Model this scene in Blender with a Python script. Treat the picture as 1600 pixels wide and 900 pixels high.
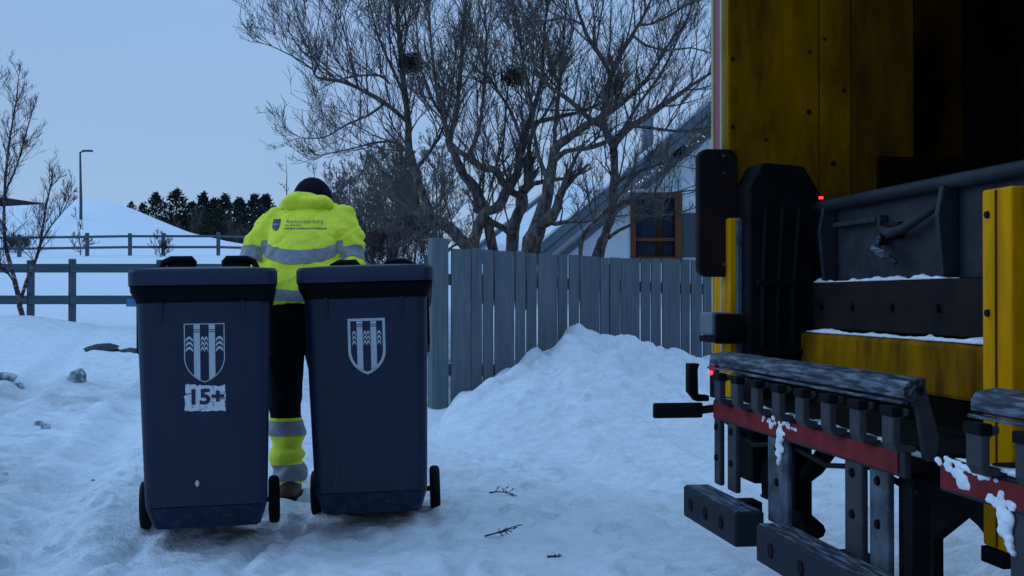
import bpy, bmesh, math, random
import numpy as np
from mathutils import Vector, Matrix, Quaternion
from mathutils.bvhtree import BVHTree

# ------------------------------------------------------------------ camera, sky, sun, exposure
scene = bpy.context.scene
for o in list(bpy.data.objects): bpy.data.objects.remove(o)
COL = scene.collection
CAM_H = 0.98; FPX = 1930.0; HOR = 466.0      # eye height, focal length and horizon row of the 1600 px wide photograph
cam = bpy.data.cameras.new('camera'); camo = bpy.data.objects.new('camera', cam); COL.objects.link(camo)
cam.sensor_width = 36.0; cam.lens = 36.0*FPX/1600.0
cam.clip_start = 0.05; cam.clip_end = 3000
camo.location = (0, 0, CAM_H); camo.rotation_euler = (math.radians(90)+math.atan((HOR-450)/FPX), 0, 0)
scene.camera = camo
scene.cycles.max_bounces = 5; scene.cycles.diffuse_bounces = 3
scene.render.resolution_x = 1024; scene.render.resolution_y = 576

SUN_EL = math.radians(24); SUN_ROT = math.radians(-75)
world = bpy.data.worlds.new('World'); scene.world = world; world.use_nodes = True
wn = world.node_tree.nodes; wl = world.node_tree.links; wn.clear()
wo = wn.new('ShaderNodeOutputWorld'); bg = wn.new('ShaderNodeBackground')
sky = wn.new('ShaderNodeTexSky'); sky.sky_type = 'NISHITA'; sky.sun_disc = False
sky.sun_elevation = SUN_EL; sky.sun_rotation = SUN_ROT; sky.ozone_density = 4.0; sky.dust_density = 0.3
tc = wn.new('ShaderNodeTexCoord'); sep = wn.new('ShaderNodeSeparateXYZ'); ramp = wn.new('ShaderNodeValToRGB')
ramp.color_ramp.elements[0].position = 0.0; ramp.color_ramp.elements[0].color = (.345, .520, .785, 1)
ramp.color_ramp.elements[1].position = 0.85; ramp.color_ramp.elements[1].color = (.450, .790, 1.34, 1)
e = ramp.color_ramp.elements.new(0.22); e.color = (.305, .485, .785, 1)
wl.new(tc.outputs['Generated'], sep.inputs[0]); wl.new(sep.outputs['Z'], ramp.inputs['Fac'])
cn = wn.new('ShaderNodeTexNoise'); cn.inputs['Scale'].default_value = 1.6; cn.inputs['Detail'].default_value = 3
cm = wn.new('ShaderNodeMapping'); cm.inputs['Scale'].default_value = (1, 1, 2.6)
wl.new(tc.outputs['Generated'], cm.inputs[0]); wl.new(cm.outputs[0], cn.inputs['Vector'])
cr = wn.new('ShaderNodeMapRange'); cr.inputs[1].default_value = .3; cr.inputs[2].default_value = .7
cr.inputs[3].default_value = 9.0; cr.inputs[4].default_value = 10.2
wl.new(cn.outputs['Fac'], cr.inputs[0])
scl = wn.new('ShaderNodeVectorMath'); scl.operation = 'SCALE'
wl.new(ramp.outputs['Color'], scl.inputs[0]); wl.new(cr.outputs[0], scl.inputs['Scale'])
mx = wn.new('ShaderNodeMix'); mx.data_type = 'RGBA'; mx.inputs['Factor'].default_value = 0.88
wl.new(sky.outputs['Color'], mx.inputs['A']); wl.new(scl.outputs[0], mx.inputs['B'])
wl.new(mx.outputs['Result'], bg.inputs['Color']); bg.inputs['Strength'].default_value = 0.1
wl.new(bg.outputs[0], wo.inputs[0])

sun = bpy.data.lights.new('sun', 'SUN'); sun.energy = 0.62; sun.angle = math.radians(32); sun.color = (.50, .72, 1.0)
suno = bpy.data.objects.new('sun', sun); COL.objects.link(suno)
sd = Vector((math.sin(SUN_ROT)*math.cos(SUN_EL), math.cos(SUN_ROT)*math.cos(SUN_EL), math.sin(SUN_EL)))
suno.rotation_euler = (-sd).to_track_quat('-Z', 'Y').to_euler()

vs = scene.view_settings
vs.view_transform = 'Standard'; vs.look = 'None'; vs.exposure = 0.0; vs.gamma = 1.0; vs.use_curve_mapping = False

# ------------------------------------------------------------------ helpers
rnd = random.Random(11)
def P(x, y, Y):
    """a point of the place seen at photograph pixel (x, y), Y metres ahead"""
    return Vector(((x-800)/FPX*Y, Y, CAM_H+(HOR-y)/FPX*Y))

_perm = np.random.RandomState(5).permutation(512)
def _h(ix, iy, s):
    return ((_perm[(_perm[(ix+s) & 511]+iy) & 511])/511.0)
def vnoise(x, y, s=0):
    x = np.asarray(x, float); y = np.asarray(y, float)
    ix = np.floor(x).astype(int); iy = np.floor(y).astype(int); fx = x-ix; fy = y-iy
    fx = fx*fx*fx*(fx*(fx*6-15)+10); fy = fy*fy*fy*(fy*(fy*6-15)+10)
    a = _h(ix, iy, s); b = _h(ix+1, iy, s); c = _h(ix, iy+1, s); d = _h(ix+1, iy+1, s)
    return (a*(1-fx)+b*fx)*(1-fy)+(c*(1-fx)+d*fx)*fy
def fbm(x, y, octs=4, s=0, gain=.5):
    t = 0; a = 1; n = 0
    for i in range(octs):
        t = t+a*(vnoise(x*2**i+17.3*i, y*2**i+9.1*i, s+i*31)-.5); n += a; a *= gain
    return t/n
def sstep(a, b, x):
    t = np.clip((np.asarray(x, float)-a)/(b-a), 0, 1); return t*t*(3-2*t)

class MB:
    def __init__(self): self.v = []; self.f = []
    def add(self, vs_, fs_):
        n = len(self.v); self.v += [tuple(v) for v in vs_]; self.f += [tuple(i+n for i in f) for f in fs_]
    def box(self, x0, x1, y0, y1, z0, z1, M=None):
        vs_ = [(x0,y0,z0),(x1,y0,z0),(x1,y1,z0),(x0,y1,z0),(x0,y0,z1),(x1,y0,z1),(x1,y1,z1),(x0,y1,z1)]
        if M is not None: vs_ = [M @ Vector(v) for v in vs_]
        self.add(vs_, [(0,3,2,1),(4,5,6,7),(0,1,5,4),(1,2,6,5),(2,3,7,6),(3,0,4,7)]); return self
    def prism(self, poly, h0, h1, fn):
        """poly: 2D points counter-clockwise; fn(a, b, h) -> 3D"""
        n = len(poly)
        self.add([fn(a, b, h0) for a, b in poly]+[fn(a, b, h1) for a, b in poly],
                 [tuple(range(n-1, -1, -1)), tuple(range(n, 2*n))]+[(i, (i+1) % n, n+(i+1) % n, n+i) for i in range(n)]); return self
    def tube(self, pts, rad, n=6, caps=True):
        pts = [Vector(p) for p in pts]; k = len(pts)
        if not hasattr(rad, '__len__'): rad = [rad]*k
        vs_ = []; prev = None
        for i in range(k):
            t = (pts[min(i+1, k-1)]-pts[max(i-1, 0)])
            if t.length < 1e-9: t = Vector((0, 0, 1))
            t.normalize()
            if prev is None:
                a = Vector((0, 0, 1)) if abs(t.z) < .9 else Vector((1, 0, 0)); a = t.cross(a).normalized()
            else:
                a = prev-t*prev.dot(t)
                a = a.normalized() if a.length > 1e-6 else t.orthogonal().normalized()
            prev = a; b = t.cross(a)
            for j in range(n):
                an = 2*math.pi*j/n
                vs_.append(pts[i]+(a*math.cos(an)+b*math.sin(an))*rad[i])
        fs_ = [(i*n+j, i*n+(j+1) % n, (i+1)*n+(j+1) % n, (i+1)*n+j) for i in range(k-1) for j in range(n)]
        if caps: fs_ += [tuple(range(n-1, -1, -1)), tuple((k-1)*n+j for j in range(n))]
        self.add(vs_, fs_); return self
    def loft(self, rings, caps=True):
        n = len(rings[0]); vs_ = [p for r in rings for p in r]
        fs_ = [(i*n+j, i*n+(j+1) % n, (i+1)*n+(j+1) % n, (i+1)*n+j) for i in range(len(rings)-1) for j in range(n)]
        if caps: fs_ += [tuple(range(n-1, -1, -1)), tuple((len(rings)-1)*n+j for j in range(n))]
        self.add(vs_, fs_); return self
    def ell(self, c, r, n=14, m=9, M=None):
        rings = []
        for i in range(m+1):
            th = math.pi*(i+.02*(1 if i == 0 else -1 if i == m else 0))/m
            th = min(max(th, .04), math.pi-.04)
            ring = [Vector((r[0]*math.sin(th)*math.cos(2*math.pi*j/n), r[1]*math.sin(th)*math.sin(2*math.pi*j/n), -r[2]*math.cos(th))) for j in range(n)]
            if M is not None: ring = [M @ p for p in ring]
            rings.append([Vector(c)+p for p in ring])
        return self.loft(rings)
    def build(self, name, mat, parent=None, smooth=False, bevel=0, bseg=2):
        me = bpy.data.meshes.new(name); me.from_pydata(self.v, [], self.f); me.update()
        return link(name, me, mat, parent, smooth, bevel, bseg)

def link(name, me, mat, parent=None, smooth=False, bevel=0, bseg=2):
    o = bpy.data.objects.new(name, me); COL.objects.link(o)
    if mat is not None: me.materials.clear(); me.materials.append(mat)
    if parent is not None: o.parent = parent
    if smooth: me.polygons.foreach_set('use_smooth', [True]*len(me.polygons))
    if bevel:
        m = o.modifiers.new('bevel', 'BEVEL'); m.width = bevel; m.segments = bseg; m.limit_method = 'ANGLE'; m.angle_limit = math.radians(40)
    return o
def tag(o, label=None, cat=None, group=None, kind=None):
    if label: o['label'] = label
    if cat: o['category'] = cat
    if group: o['group'] = group
    if kind: o['kind'] = kind
    return o
def empty(name, loc=(0, 0, 0), rot=(0, 0, 0)):
    o = bpy.data.objects.new(name, None); COL.objects.link(o); o.location = loc; o.rotation_euler = rot
    o.empty_display_size = .1; return o
def copy_tree(o, parent=None):
    c = o.copy(); COL.objects.link(c)
    if parent is not None: c.parent = parent
    for ch in [x for x in bpy.data.objects if x.parent == o and x is not c]:
        copy_tree(ch, c)
    return c
def grid_mesh(name, X, Y, Z):
    ny, nx = X.shape
    co = np.stack([X, Y, Z], -1).reshape(-1, 3).astype(np.float32)
    i = np.arange(ny*nx).reshape(ny, nx)
    q = np.stack([i[:-1, :-1], i[:-1, 1:], i[1:, 1:], i[1:, :-1]], -1).reshape(-1, 4)
    me = bpy.data.meshes.new(name); me.vertices.add(len(co)); me.vertices.foreach_set('co', co.ravel())
    me.loops.add(q.size); me.loops.foreach_set('vertex_index', q.ravel().astype(np.int32))
    me.polygons.add(len(q)); me.polygons.foreach_set('loop_start', np.arange(0, q.size, 4, dtype=np.int32))
    me.polygons.foreach_set('loop_total', np.full(len(q), 4, dtype=np.int32))
    me.polygons.foreach_set('use_smooth', np.ones(len(q), dtype=bool))
    me.update(); me.validate(); return me
def baked(o):
    dg = bpy.context.evaluated_depsgraph_get(); dg.update()
    return bpy.data.meshes.new_from_object(o.evaluated_get(dg))
def remeshed(mb, voxel, smooth_it=4, wr=None):
    """union of the shapes in mb as one continuous skin"""
    me = bpy.data.meshes.new('tmp'); me.from_pydata(mb.v, [], mb.f); me.update()
    bm = bmesh.new(); bm.from_mesh(me); bmesh.ops.recalc_face_normals(bm, faces=bm.faces); bm.to_mesh(me); bm.free()
    o = bpy.data.objects.new('tmp', me); COL.objects.link(o)
    m = o.modifiers.new('r', 'REMESH'); m.mode = 'VOXEL'; m.voxel_size = voxel
    s = o.modifiers.new('s', 'SMOOTH'); s.iterations = smooth_it; s.factor = .5
    out = baked(o); bpy.data.objects.remove(o)
    if wr:
        n = len(out.vertices); co = np.empty(n*3); out.vertices.foreach_get('co', co); co = co.reshape(-1, 3)
        no = np.empty(n*3); out.vertex_normals.foreach_get('vector', no); no = no.reshape(-1, 3)
        co = co+no*wr(co)[:, None]; out.vertices.foreach_set('co', co.ravel()); out.update()
    return out

# ------------------------------------------------------------------ materials
def mat(name, col, rough=.6, metal=0, vary=0, noise=None, bump=None, spec=None, col2=None, stretch=(1, 1, 1), emit=None, estr=0, fac=(.35, .65), coat=0):
    """procedural surface; noise = scale of colour variation towards col2, bump = (scale, strength, distance)"""
    m = bpy.data.materials.new(name); m.use_nodes = True; n = m.node_tree.nodes; l = m.node_tree.links
    b = n['Principled BSDF']; b.inputs['Base Color'].default_value = (*col, 1); b.inputs['Roughness'].default_value = rough
    b.inputs['Metallic'].default_value = metal
    if spec is not None: b.inputs['Specular IOR Level'].default_value = spec
    if coat: b.inputs['Coat Weight'].default_value = coat
    t = n.new('ShaderNodeTexCoord'); mp = n.new('ShaderNodeMapping'); mp.inputs['Scale'].default_value = stretch
    l.new(t.outputs['Object'], mp.inputs[0])
    if noise:
        nz = n.new('ShaderNodeTexNoise'); nz.inputs['Scale'].default_value = noise; nz.inputs['Detail'].default_value = 6; nz.inputs['Roughness'].default_value = .6
        l.new(mp.outputs[0], nz.inputs['Vector'])
        r = n.new('ShaderNodeMapRange'); r.inputs[1].default_value = fac[0]; r.inputs[2].default_value = fac[1]
        l.new(nz.outputs['Fac'], r.inputs[0])
        x = n.new('ShaderNodeMix'); x.data_type = 'RGBA'
        x.inputs['A'].default_value = (*col, 1); x.inputs['B'].default_value = (*(col2 or [c*.6 for c in col]), 1)
        l.new(r.outputs[0], x.inputs['Factor']); l.new(x.outputs['Result'], b.inputs['Base Color'])
        rr = n.new('ShaderNodeMapRange'); rr.inputs[3].default_value = max(rough-.12, .05); rr.inputs[4].default_value = min(rough+.15, 1)
        l.new(nz.outputs['Fac'], rr.inputs[0]); l.new(rr.outputs[0], b.inputs['Roughness'])
    if vary:
        oi = n.new('ShaderNodeObjectInfo'); vr = n.new('ShaderNodeMapRange'); vr.inputs[3].default_value = 1-vary; vr.inputs[4].default_value = 1+vary
        l.new(oi.outputs['Random'], vr.inputs[0]); hs = n.new('ShaderNodeVectorMath'); hs.operation = 'SCALE'; l.new(vr.outputs[0], hs.inputs['Scale'])
        l.new(x.outputs['Result'], hs.inputs[0]); l.new(hs.outputs[0], b.inputs['Base Color'])
    if bump:
        nb = n.new('ShaderNodeTexNoise'); nb.inputs['Scale'].default_value = bump[0]; nb.inputs['Detail'].default_value = 5
        l.new(mp.outputs[0], nb.inputs['Vector'])
        bp = n.new('ShaderNodeBump'); bp.inputs['Strength'].default_value = bump[1]; bp.inputs['Distance'].default_value = bump[2]
        l.new(nb.outputs['Fac'], bp.inputs['Height']); l.new(bp.outputs[0], b.inputs['Normal'])
    if emit: b.inputs['Emission Color'].default_value = (*emit, 1); b.inputs['Emission Strength'].default_value = estr
    return m

def snow_material():
    m = bpy.data.materials.new('snow'); m.use_nodes = True; n = m.node_tree.nodes; l = m.node_tree.links
    b = n['Principled BSDF']; b.inputs['Roughness'].default_value = .7; b.inputs['Specular IOR Level'].default_value = .25
    g = n.new('ShaderNodeNewGeometry')
    n1 = n.new('ShaderNodeTexNoise'); n1.inputs['Scale'].default_value = .55; n1.inputs['Detail'].default_value = 7; n1.inputs['Roughness'].default_value = .62
    l.new(g.outputs['Position'], n1.inputs['Vector'])
    r1 = n.new('ShaderNodeMapRange'); r1.inputs[1].default_value = .47; r1.inputs[2].default_value = .70
    l.new(n1.outputs['Fac'], r1.inputs[0])
    # slush trodden into the drive: only on the low ground, as patches
    at = n.new('ShaderNodeAttribute'); at.attribute_name = 'slush'
    mu = n.new('ShaderNodeMath'); mu.operation = 'MULTIPLY'; l.new(r1.outputs[0], mu.inputs[0]); l.new(at.outputs['Fac'], mu.inputs[1])
    x = n.new('ShaderNodeMix'); x.data_type = 'RGBA'; x.inputs['A'].default_value = (.83, .87, .91, 1); x.inputs['B'].default_value = (.40, .41, .42, 1)
    l.new(mu.outputs[0], x.inputs['Factor'])
    n3 = n.new('ShaderNodeTexNoise'); n3.inputs['Scale'].default_value = 9; n3.inputs['Detail'].default_value = 6
    l.new(g.outputs['Position'], n3.inputs['Vector'])
    r3 = n.new('ShaderNodeMapRange'); r3.inputs[1].default_value = .3; r3.inputs[2].default_value = .7; r3.inputs[3].default_value = .86; r3.inputs[4].default_value = 1.0
    l.new(n3.outputs['Fac'], r3.inputs[0])
    sc = n.new('ShaderNodeVectorMath'); sc.operation = 'SCALE'; l.new(x.outputs['Result'], sc.inputs[0]); l.new(r3.outputs[0], sc.inputs['Scale'])
    l.new(sc.outputs[0], b.inputs['Base Color'])
    n2 = n.new('ShaderNodeTexNoise'); n2.inputs['Scale'].default_value = 14; n2.inputs['Detail'].default_value = 8; n2.inputs['Roughness'].default_value = .65
    l.new(g.outputs['Position'], n2.inputs['Vector'])
    bp = n.new('ShaderNodeBump'); bp.inputs['Strength'].default_value = .75; bp.inputs['Distance'].default_value = .07
    l.new(n2.outputs['Fac'], bp.inputs['Height']); l.new(bp.outputs[0], b.inputs['Normal'])
    return m

M = {}
M['snow'] = snow_material()
M['buffer'] = mat('buffer_rubber', (.006, .011, .020), .7, spec=.2, noise=18, col2=(.012, .018, .028))
M['snow_lump'] = mat('snow_lump', (.78, .82, .86), .7, noise=30, col2=(.6, .64, .68), bump=(60, .5, .01))
M['bin'] = mat('bin_plastic', (.0040, .0130, .038), .5, noise=6, col2=(.009, .021, .046), fac=(.45, .85), stretch=(3, 3, .5), bump=(90, .12, .003), spec=.3)
M['bin_dark'] = mat('black_plastic', (.0012, .0016, .003), .7, bump=(120, .1, .002), spec=.12)  # black fittings; also the painted shade of the rim below the lid
M['scuff'] = mat('scuffed_plastic', (.005, .016, .042), .7, spec=.2, noise=22, col2=(.03, .05, .08), fac=(.52, .72), bump=(60, .4, .004))
M['scratch'] = mat('scratched_plastic', (.035, .055, .085), .8, spec=.15)
M['rubber'] = mat('rubber', (.003, .0035, .005), .8, noise=30, col2=(.010, .011, .014), fac=(.5, .8), spec=.2)
M['decal'] = mat('white_print', (.40, .46, .50), .6, noise=60, col2=(.3, .36, .42), fac=(.5, .8))
M['paint_patch'] = mat('worn_white_paint', (.56, .60, .63), .7, noise=55, col2=(.12, .16, .22), fac=(.56, .66))
M['ink'] = mat('dark_ink', (.008, .016, .04), .7)
M['hivis'] = mat('hi_vis_fabric', (.78, .86, .06), .8, noise=7, col2=(.66, .74, .05), bump=(26, .35, .02), spec=.15)
M['reflect'] = mat('reflective_tape', (.22, .245, .27), .55, noise=40, col2=(.17, .19, .22), bump=(300, .1, .001))
M['print'] = mat('navy_print', (.01, .03, .10), .7)
M['print_faded'] = mat('faded_print', (.07, .16, .11), .8)
M['trouser'] = mat('dark_trousers', (.002, .0025, .005), .9, bump=(30, .4, .015), spec=.1)
M['cap'] = mat('black_knit', (.006, .006, .011), .95, spec=.1, bump=(160, .5, .004))
M['skin'] = mat('skin', (.42, .25, .18), .6)
M['glove'] = mat('glove', (.012, .012, .014), .85)
M['boot'] = mat('brown_boot', (.09, .045, .03), .7, noise=20, col2=(.03, .02, .018))
M['fence'] = mat('grey_fence_paint', (.108, .140, .155), .7, spec=.2, vary=.09, noise=9, col2=(.075, .105, .122), stretch=(4, 4, .25), bump=(16, .4, .008))
M['rail'] = mat('grey_rail_paint', (.075, .108, .135), .7, spec=.2, noise=6, col2=(.055, .08, .10), stretch=(.4, 3, 3), bump=(12, .3, .008))
M['bark'] = mat('dark_bark', (.048, .041, .039), .9, spec=.15, noise=14, col2=(.20, .18, .165), fac=(.38, .66), bump=(26, .9, .03), stretch=(2, 2, .7))
M['bark_pale'] = mat('pale_bark', (.105, .105, .105), .85, noise=7, col2=(.04, .038, .04), bump=(20, .6, .02), stretch=(1.5, 1.5, 1))
M['twig'] = mat('twig_bark', (.072, .062, .058), .85, spec=.2, noise=2, col2=(.125, .11, .10))
M['twig_red'] = mat('red_brown_twig', (.034, .024, .025), .9, spec=.1, noise=2, col2=(.022, .018, .02))
M['birch'] = mat('birch_bark', (.26, .215, .195), .8, noise=10, col2=(.02, .016, .017), fac=(.36, .50), stretch=(1, 1, 3), bump=(20, .4, .01))
M['pine'] = mat('pine_needles', (.010, .018, .016), .9, spec=.1, noise=3, col2=(.022, .032, .026))
M['wallw'] = mat('white_render', (.60, .66, .70), .8, noise=2.5, col2=(.52, .58, .62), bump=(70, .2, .004))
M['fascia'] = mat('grey_green_boards', (.105, .155, .18), .6, noise=5, col2=(.08, .12, .14))
M['brown'] = mat('brown_wood', (.17, .058, .026), .6, spec=.2, noise=8, col2=(.085, .03, .016), stretch=(4, 4, .6))
M['glass'] = mat('dark_glass', (.004, .006, .012), .12, spec=.5)
M['curtain'] = mat('blue_curtain', (.014, .028, .06), .9, noise=20, col2=(.007, .014, .035), stretch=(3, 3, .2))
M['steel_lamp'] = mat('lamp_steel', (.045, .06, .08), .5, metal=.3)
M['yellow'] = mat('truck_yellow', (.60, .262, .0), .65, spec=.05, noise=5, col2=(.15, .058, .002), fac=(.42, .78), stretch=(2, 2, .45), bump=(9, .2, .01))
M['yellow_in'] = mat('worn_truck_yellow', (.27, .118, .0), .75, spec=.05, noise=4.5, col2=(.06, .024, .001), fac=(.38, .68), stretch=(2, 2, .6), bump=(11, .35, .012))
M['yellow_grime'] = mat('grimy_truck_yellow', (.05, .022, .0), .9, spec=.03, noise=3, col2=(.004, .002, .001), fac=(.36, .62), stretch=(1.6, 1.6, .8), bump=(11, .35, .012))  # grime blotches on yellow that is darkened as painted shade
M['yellow_mid'] = mat('dirty_truck_yellow', (.15, .066, .0), .8, spec=.05, noise=4, col2=(.05, .021, .001), fac=(.36, .66), stretch=(2, 2, .6), bump=(11, .35, .012))  # dirty yellow, toned down as the first step of painted shade
M['steel'] = mat('dark_steel', (.012, .015, .022), .6, metal=.2, spec=.25, noise=9, col2=(.032, .036, .046), fac=(.45, .75), bump=(24, .3, .006))
M['steel_mid'] = mat('worn_grey_steel', (.030, .032, .042), .65, spec=.2, noise=11, col2=(.055, .05, .055), fac=(.45, .75), bump=(24, .3, .006))
M['steel_black'] = mat('black_steel', (.0016, .002, .0032), .75, noise=8, col2=(.005, .005, .007), bump=(30, .3, .005), spec=.1)
M['steel_grime'] = mat('grimy_steel', (.003, .0024, .002), .95, noise=4, col2=(.011, .008, .005), bump=(15, .5, .01), spec=.05)  # grimed steel; its black also paints the shade on the deepest wall panel
M['steel_pale'] = mat('frosted_steel', (.085, .11, .14), .65, metal=.1, spec=.2, noise=14, col2=(.03, .038, .05), fac=(.4, .62), bump=(40, .3, .004))
M['icy'] = mat('iced_steel', (.016, .022, .034), .55, spec=.25, noise=26, col2=(.22, .27, .33), fac=(.45, .78), stretch=(4, .45, 4), bump=(30, .5, .008))
M['rust'] = mat('rusty_steel', (.020, .011, .010), .8, spec=.1, noise=7, col2=(.008, .007, .009), bump=(25, .4, .006))
M['red'] = mat('red_marking', (.21, .012, .017), .6, spec=.15, noise=14, col2=(.11, .008, .012), bump=(40, .2, .003))
M['pink'] = mat('red_reflector', (.26, .035, .06), .5, noise=10, col2=(.25, .03, .06))
M['cream'] = mat('pale_yellow_edge', (.42, .34, .14), .55, noise=12, col2=(.3, .24, .1))
M['led'] = mat('red_lamp', (.3, .01, .01), .4, emit=(1, .04, .07), estr=2.2)
M['red_plastic'] = mat('red_plastic', (.2, .01, .02), .4)
M['grey_plastic'] = mat('grey_plastic', (.10, .12, .14), .6)
M['stone'] = mat('kerb_stone', (.06, .07, .08), .9, noise=14, col2=(.03, .034, .04), bump=(30, .6, .02))
M['clod'] = mat('dirty_ice', (.12, .14, .16), .85, noise=14, col2=(.52, .57, .62), fac=(.42, .62), bump=(30, .6, .02))
M['bluesign'] = mat('blue_sign', (.03, .16, .35), .5)
M['bulb'] = mat('fairy_bulb', (.5, .6, .8), .4, emit=(.6, .75, 1.0), estr=1.3)
M['bulb_red'] = mat('fairy_bulb_red', (.6, .2, .2), .4, emit=(1.0, .25, .3), estr=1.5)
M['roof_dark'] = mat('dark_roof', (.02, .022, .025), .8, noise=6)
M['nest'] = mat('nest_twigs', (.02, .016, .016), .95)

# ------------------------------------------------------------------ the ground: one snow sheet out to the horizon
_pr = random.Random(19); PRINTS = []
for (sx, sy, ex, ey) in ((-1.05, 5.9, -.55, 1.9), (-.25, 9.3, .55, 3.0), (-3.9, 11.5, -2.0, 3.0), (.4, 7.2, -.5, 3.2), (-2.3, 8.6, -1.75, 3.4)):
    L_ = math.hypot(ex-sx, ey-sy); n_ = int(L_/.36); a_ = math.atan2(ey-sy, ex-sx)
    for i_ in range(n_):
        t_ = (i_+.5)/n_; sd_ = (.085 if i_ % 2 else -.085)+_pr.gauss(0, .03)
        PRINTS.append((sx+(ex-sx)*t_-math.sin(a_)*sd_, sy+(ey-sy)*t_+math.cos(a_)*sd_, a_+_pr.gauss(0, .2), _pr.uniform(.014, .036)))
CREST = [(-60, 329), (0, 328), (70, 323), (110, 318), (165, 316), (200, 327), (250, 348), (300, 369), (370, 392), (430, 408), (520, 425)]
def ground(X, Y):
    X = np.asarray(X, float); Y = np.asarray(Y, float); Yc = np.maximum(Y, 1.0)
    zl = np.interp(Y, [-50, 7, 10, 13, 16, 19, 30, 45, 60, 80, 100, 200, 700], [0, 0, .05, .15, .30, .52, 1.0, 1.95, 3.0, 4.3, 5.0, 6, 8])
    zr = np.interp(Y, [-50, 12, 13, 15, 20, 25, 30, 45, 60, 150, 700], [0, 0, .15, .6, 1.1, 1.6, 1.75, 2.5, 3.2, 5, 10])
    a = X/Yc
    wl_ = sstep(-.105, -.20, a)*sstep(6, 9, Y)
    z = zr*(1-wl_)+zl*wl_
    px = 800+a*FPX
    cy = np.interp(px, [c[0] for c in CREST], [c[1] for c in CREST])
    hc = CAM_H+(HOR-cy)/FPX*100.0
    wh = sstep(64, 100, Y)*(1-sstep(108, 150, Y))*sstep(-.14, -.19, a)
    z = z*(1-wh)+np.maximum(hc, z*.0)*wh
    # drift round the birch, ridge in front of the rail fence
    z = z+.24*np.exp(-((X+7.35)/1.0)**2-((Y-18.3)/.9)**2)
    z = z+.10*np.exp(-((Y-17.0)/1.1)**2)*sstep(-2.2, -3.5, X)*(1+2*fbm(X*.7, Y*.7, 3, 3))
    # relief: trodden snow on the drive, soft drifts further off
    near = 1-sstep(13, 22, Y)
    z = z+near*(.10*fbm(X*.8, Y*.8, 3, 1)+.085*fbm(X*3.1, Y*3.1, 4, 7, .6))
    z = z+near*.032*np.abs(fbm(X*9, Y*9, 3, 13))*2
    z = z+(1-near)*.35*fbm(X*.12, Y*.12, 3, 21)*sstep(25, 60, Y)
    # wheel ruts of the drive
    for off, dep in ((-2.15, .055), (-3.35, .06), (.75, .04), (1.75, .04)):
        lat = X-off+(Y-6)*.22+.25*fbm(Y*.3, Y*0+off, 2, 40)
        z = z-dep*np.exp(-(lat/.16)**2)*near
        z = z+.5*dep*np.exp(-((np.abs(lat)-.26)/.08)**2)*near
    # churned snow under and beside the truck
    ch = sstep(.15, .6, X-.15*Y+.35)*(1-sstep(4.2, 5.2, Y))
    z = z+ch*(.07*fbm(X*6, Y*6, 4, 61, .65)-.02)
    # narrow tracks of the bin wheels, running back towards the camera
    for x0, y0 in ((-1.60, 5.36), (-1.04, 5.47), (-.94, 5.72), (-.365, 5.75)):
        lat = X-(x0+(y0-Y)*.09+.05*np.sin((y0-Y)*1.7+x0*3)); on = sstep(y0+.05, y0-.05, Y)*sstep(0, 1.0, Y)
        z = z-on*(.020*np.exp(-(lat/.032)**2)-.008*np.exp(-((np.abs(lat)-.07)/.03)**2))
    for (fx, fy, fa, fd) in PRINTS:
        c_, s_ = math.cos(fa), math.sin(fa); m_ = (np.abs(X-fx) < .35) & (np.abs(Y-fy) < .35)
        if not m_.any(): continue
        u = (X[m_]-fx)*c_+(Y[m_]-fy)*s_; v = -(X[m_]-fx)*s_+(Y[m_]-fy)*c_
        q = np.sqrt((u/.15)**2+(v/(.052+.012*np.sign(u)))**2); z[m_] = z[m_]-fd*sstep(1.15, .75, q)+.35*fd*np.exp(-((q-1.35)/.22)**2)
    # trampled hollow by the bins
    z = z-.045*np.exp(-((X+.65)/.8)**2-((Y-5.4)/.6)**2)
    return z
def gz(x, y): return float(ground(np.array([x]), np.array([y]))[0])

def axis(segs):
    out = []
    for a, b, s in segs: out += list(np.arange(a, b-1e-9, s))
    out.append(segs[-1][1]); return np.array(out)
gx = axis([(-700, -200, 50), (-200, -60, 5), (-60, -14, .6), (-14, -5, .12), (-5, -2.6, .04), (-2.6, 2.2, .022), (2.2, 5, .06), (5, 14, .4), (14, 60, 2), (60, 200, 10), (200, 700, 50)])
gy = axis([(-60, -4, 4), (-4, 1.6, .2), (1.6, 9, .024), (9, 14, .05), (14, 24, .15), (24, 60, .8), (60, 160, 1.6), (160, 300, 10), (300, 700, 40)])
GX, GY = np.meshgrid(gx, gy)
GZ = ground(GX, GY)
gme = grid_mesh('snow_ground', GX, GY, GZ)
sl = sstep(-1.6, -3.2, GX)*sstep(3.5, 6, GY)*(1-sstep(11.5, 13.5, GY))*1.0
sl = np.maximum(sl, .55*np.exp(-((GX+.75)/.75)**2-((GY-5.0)/.5)**2))
sl = np.maximum(sl, .5*sstep(0, .5, GX-.15*GY+.45)*(1-sstep(4.0, 5.0, GY)))
sl = np.maximum(sl, .10*(1-sstep(6.5, 9, GY))*sstep(-3, -1, GX))
at = gme.attributes.new('slush', 'FLOAT', 'POINT'); at.data.foreach_set('value', sl.ravel().astype(np.float32))
tag(link('snow_ground', gme, M['snow']), kind='structure')

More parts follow.
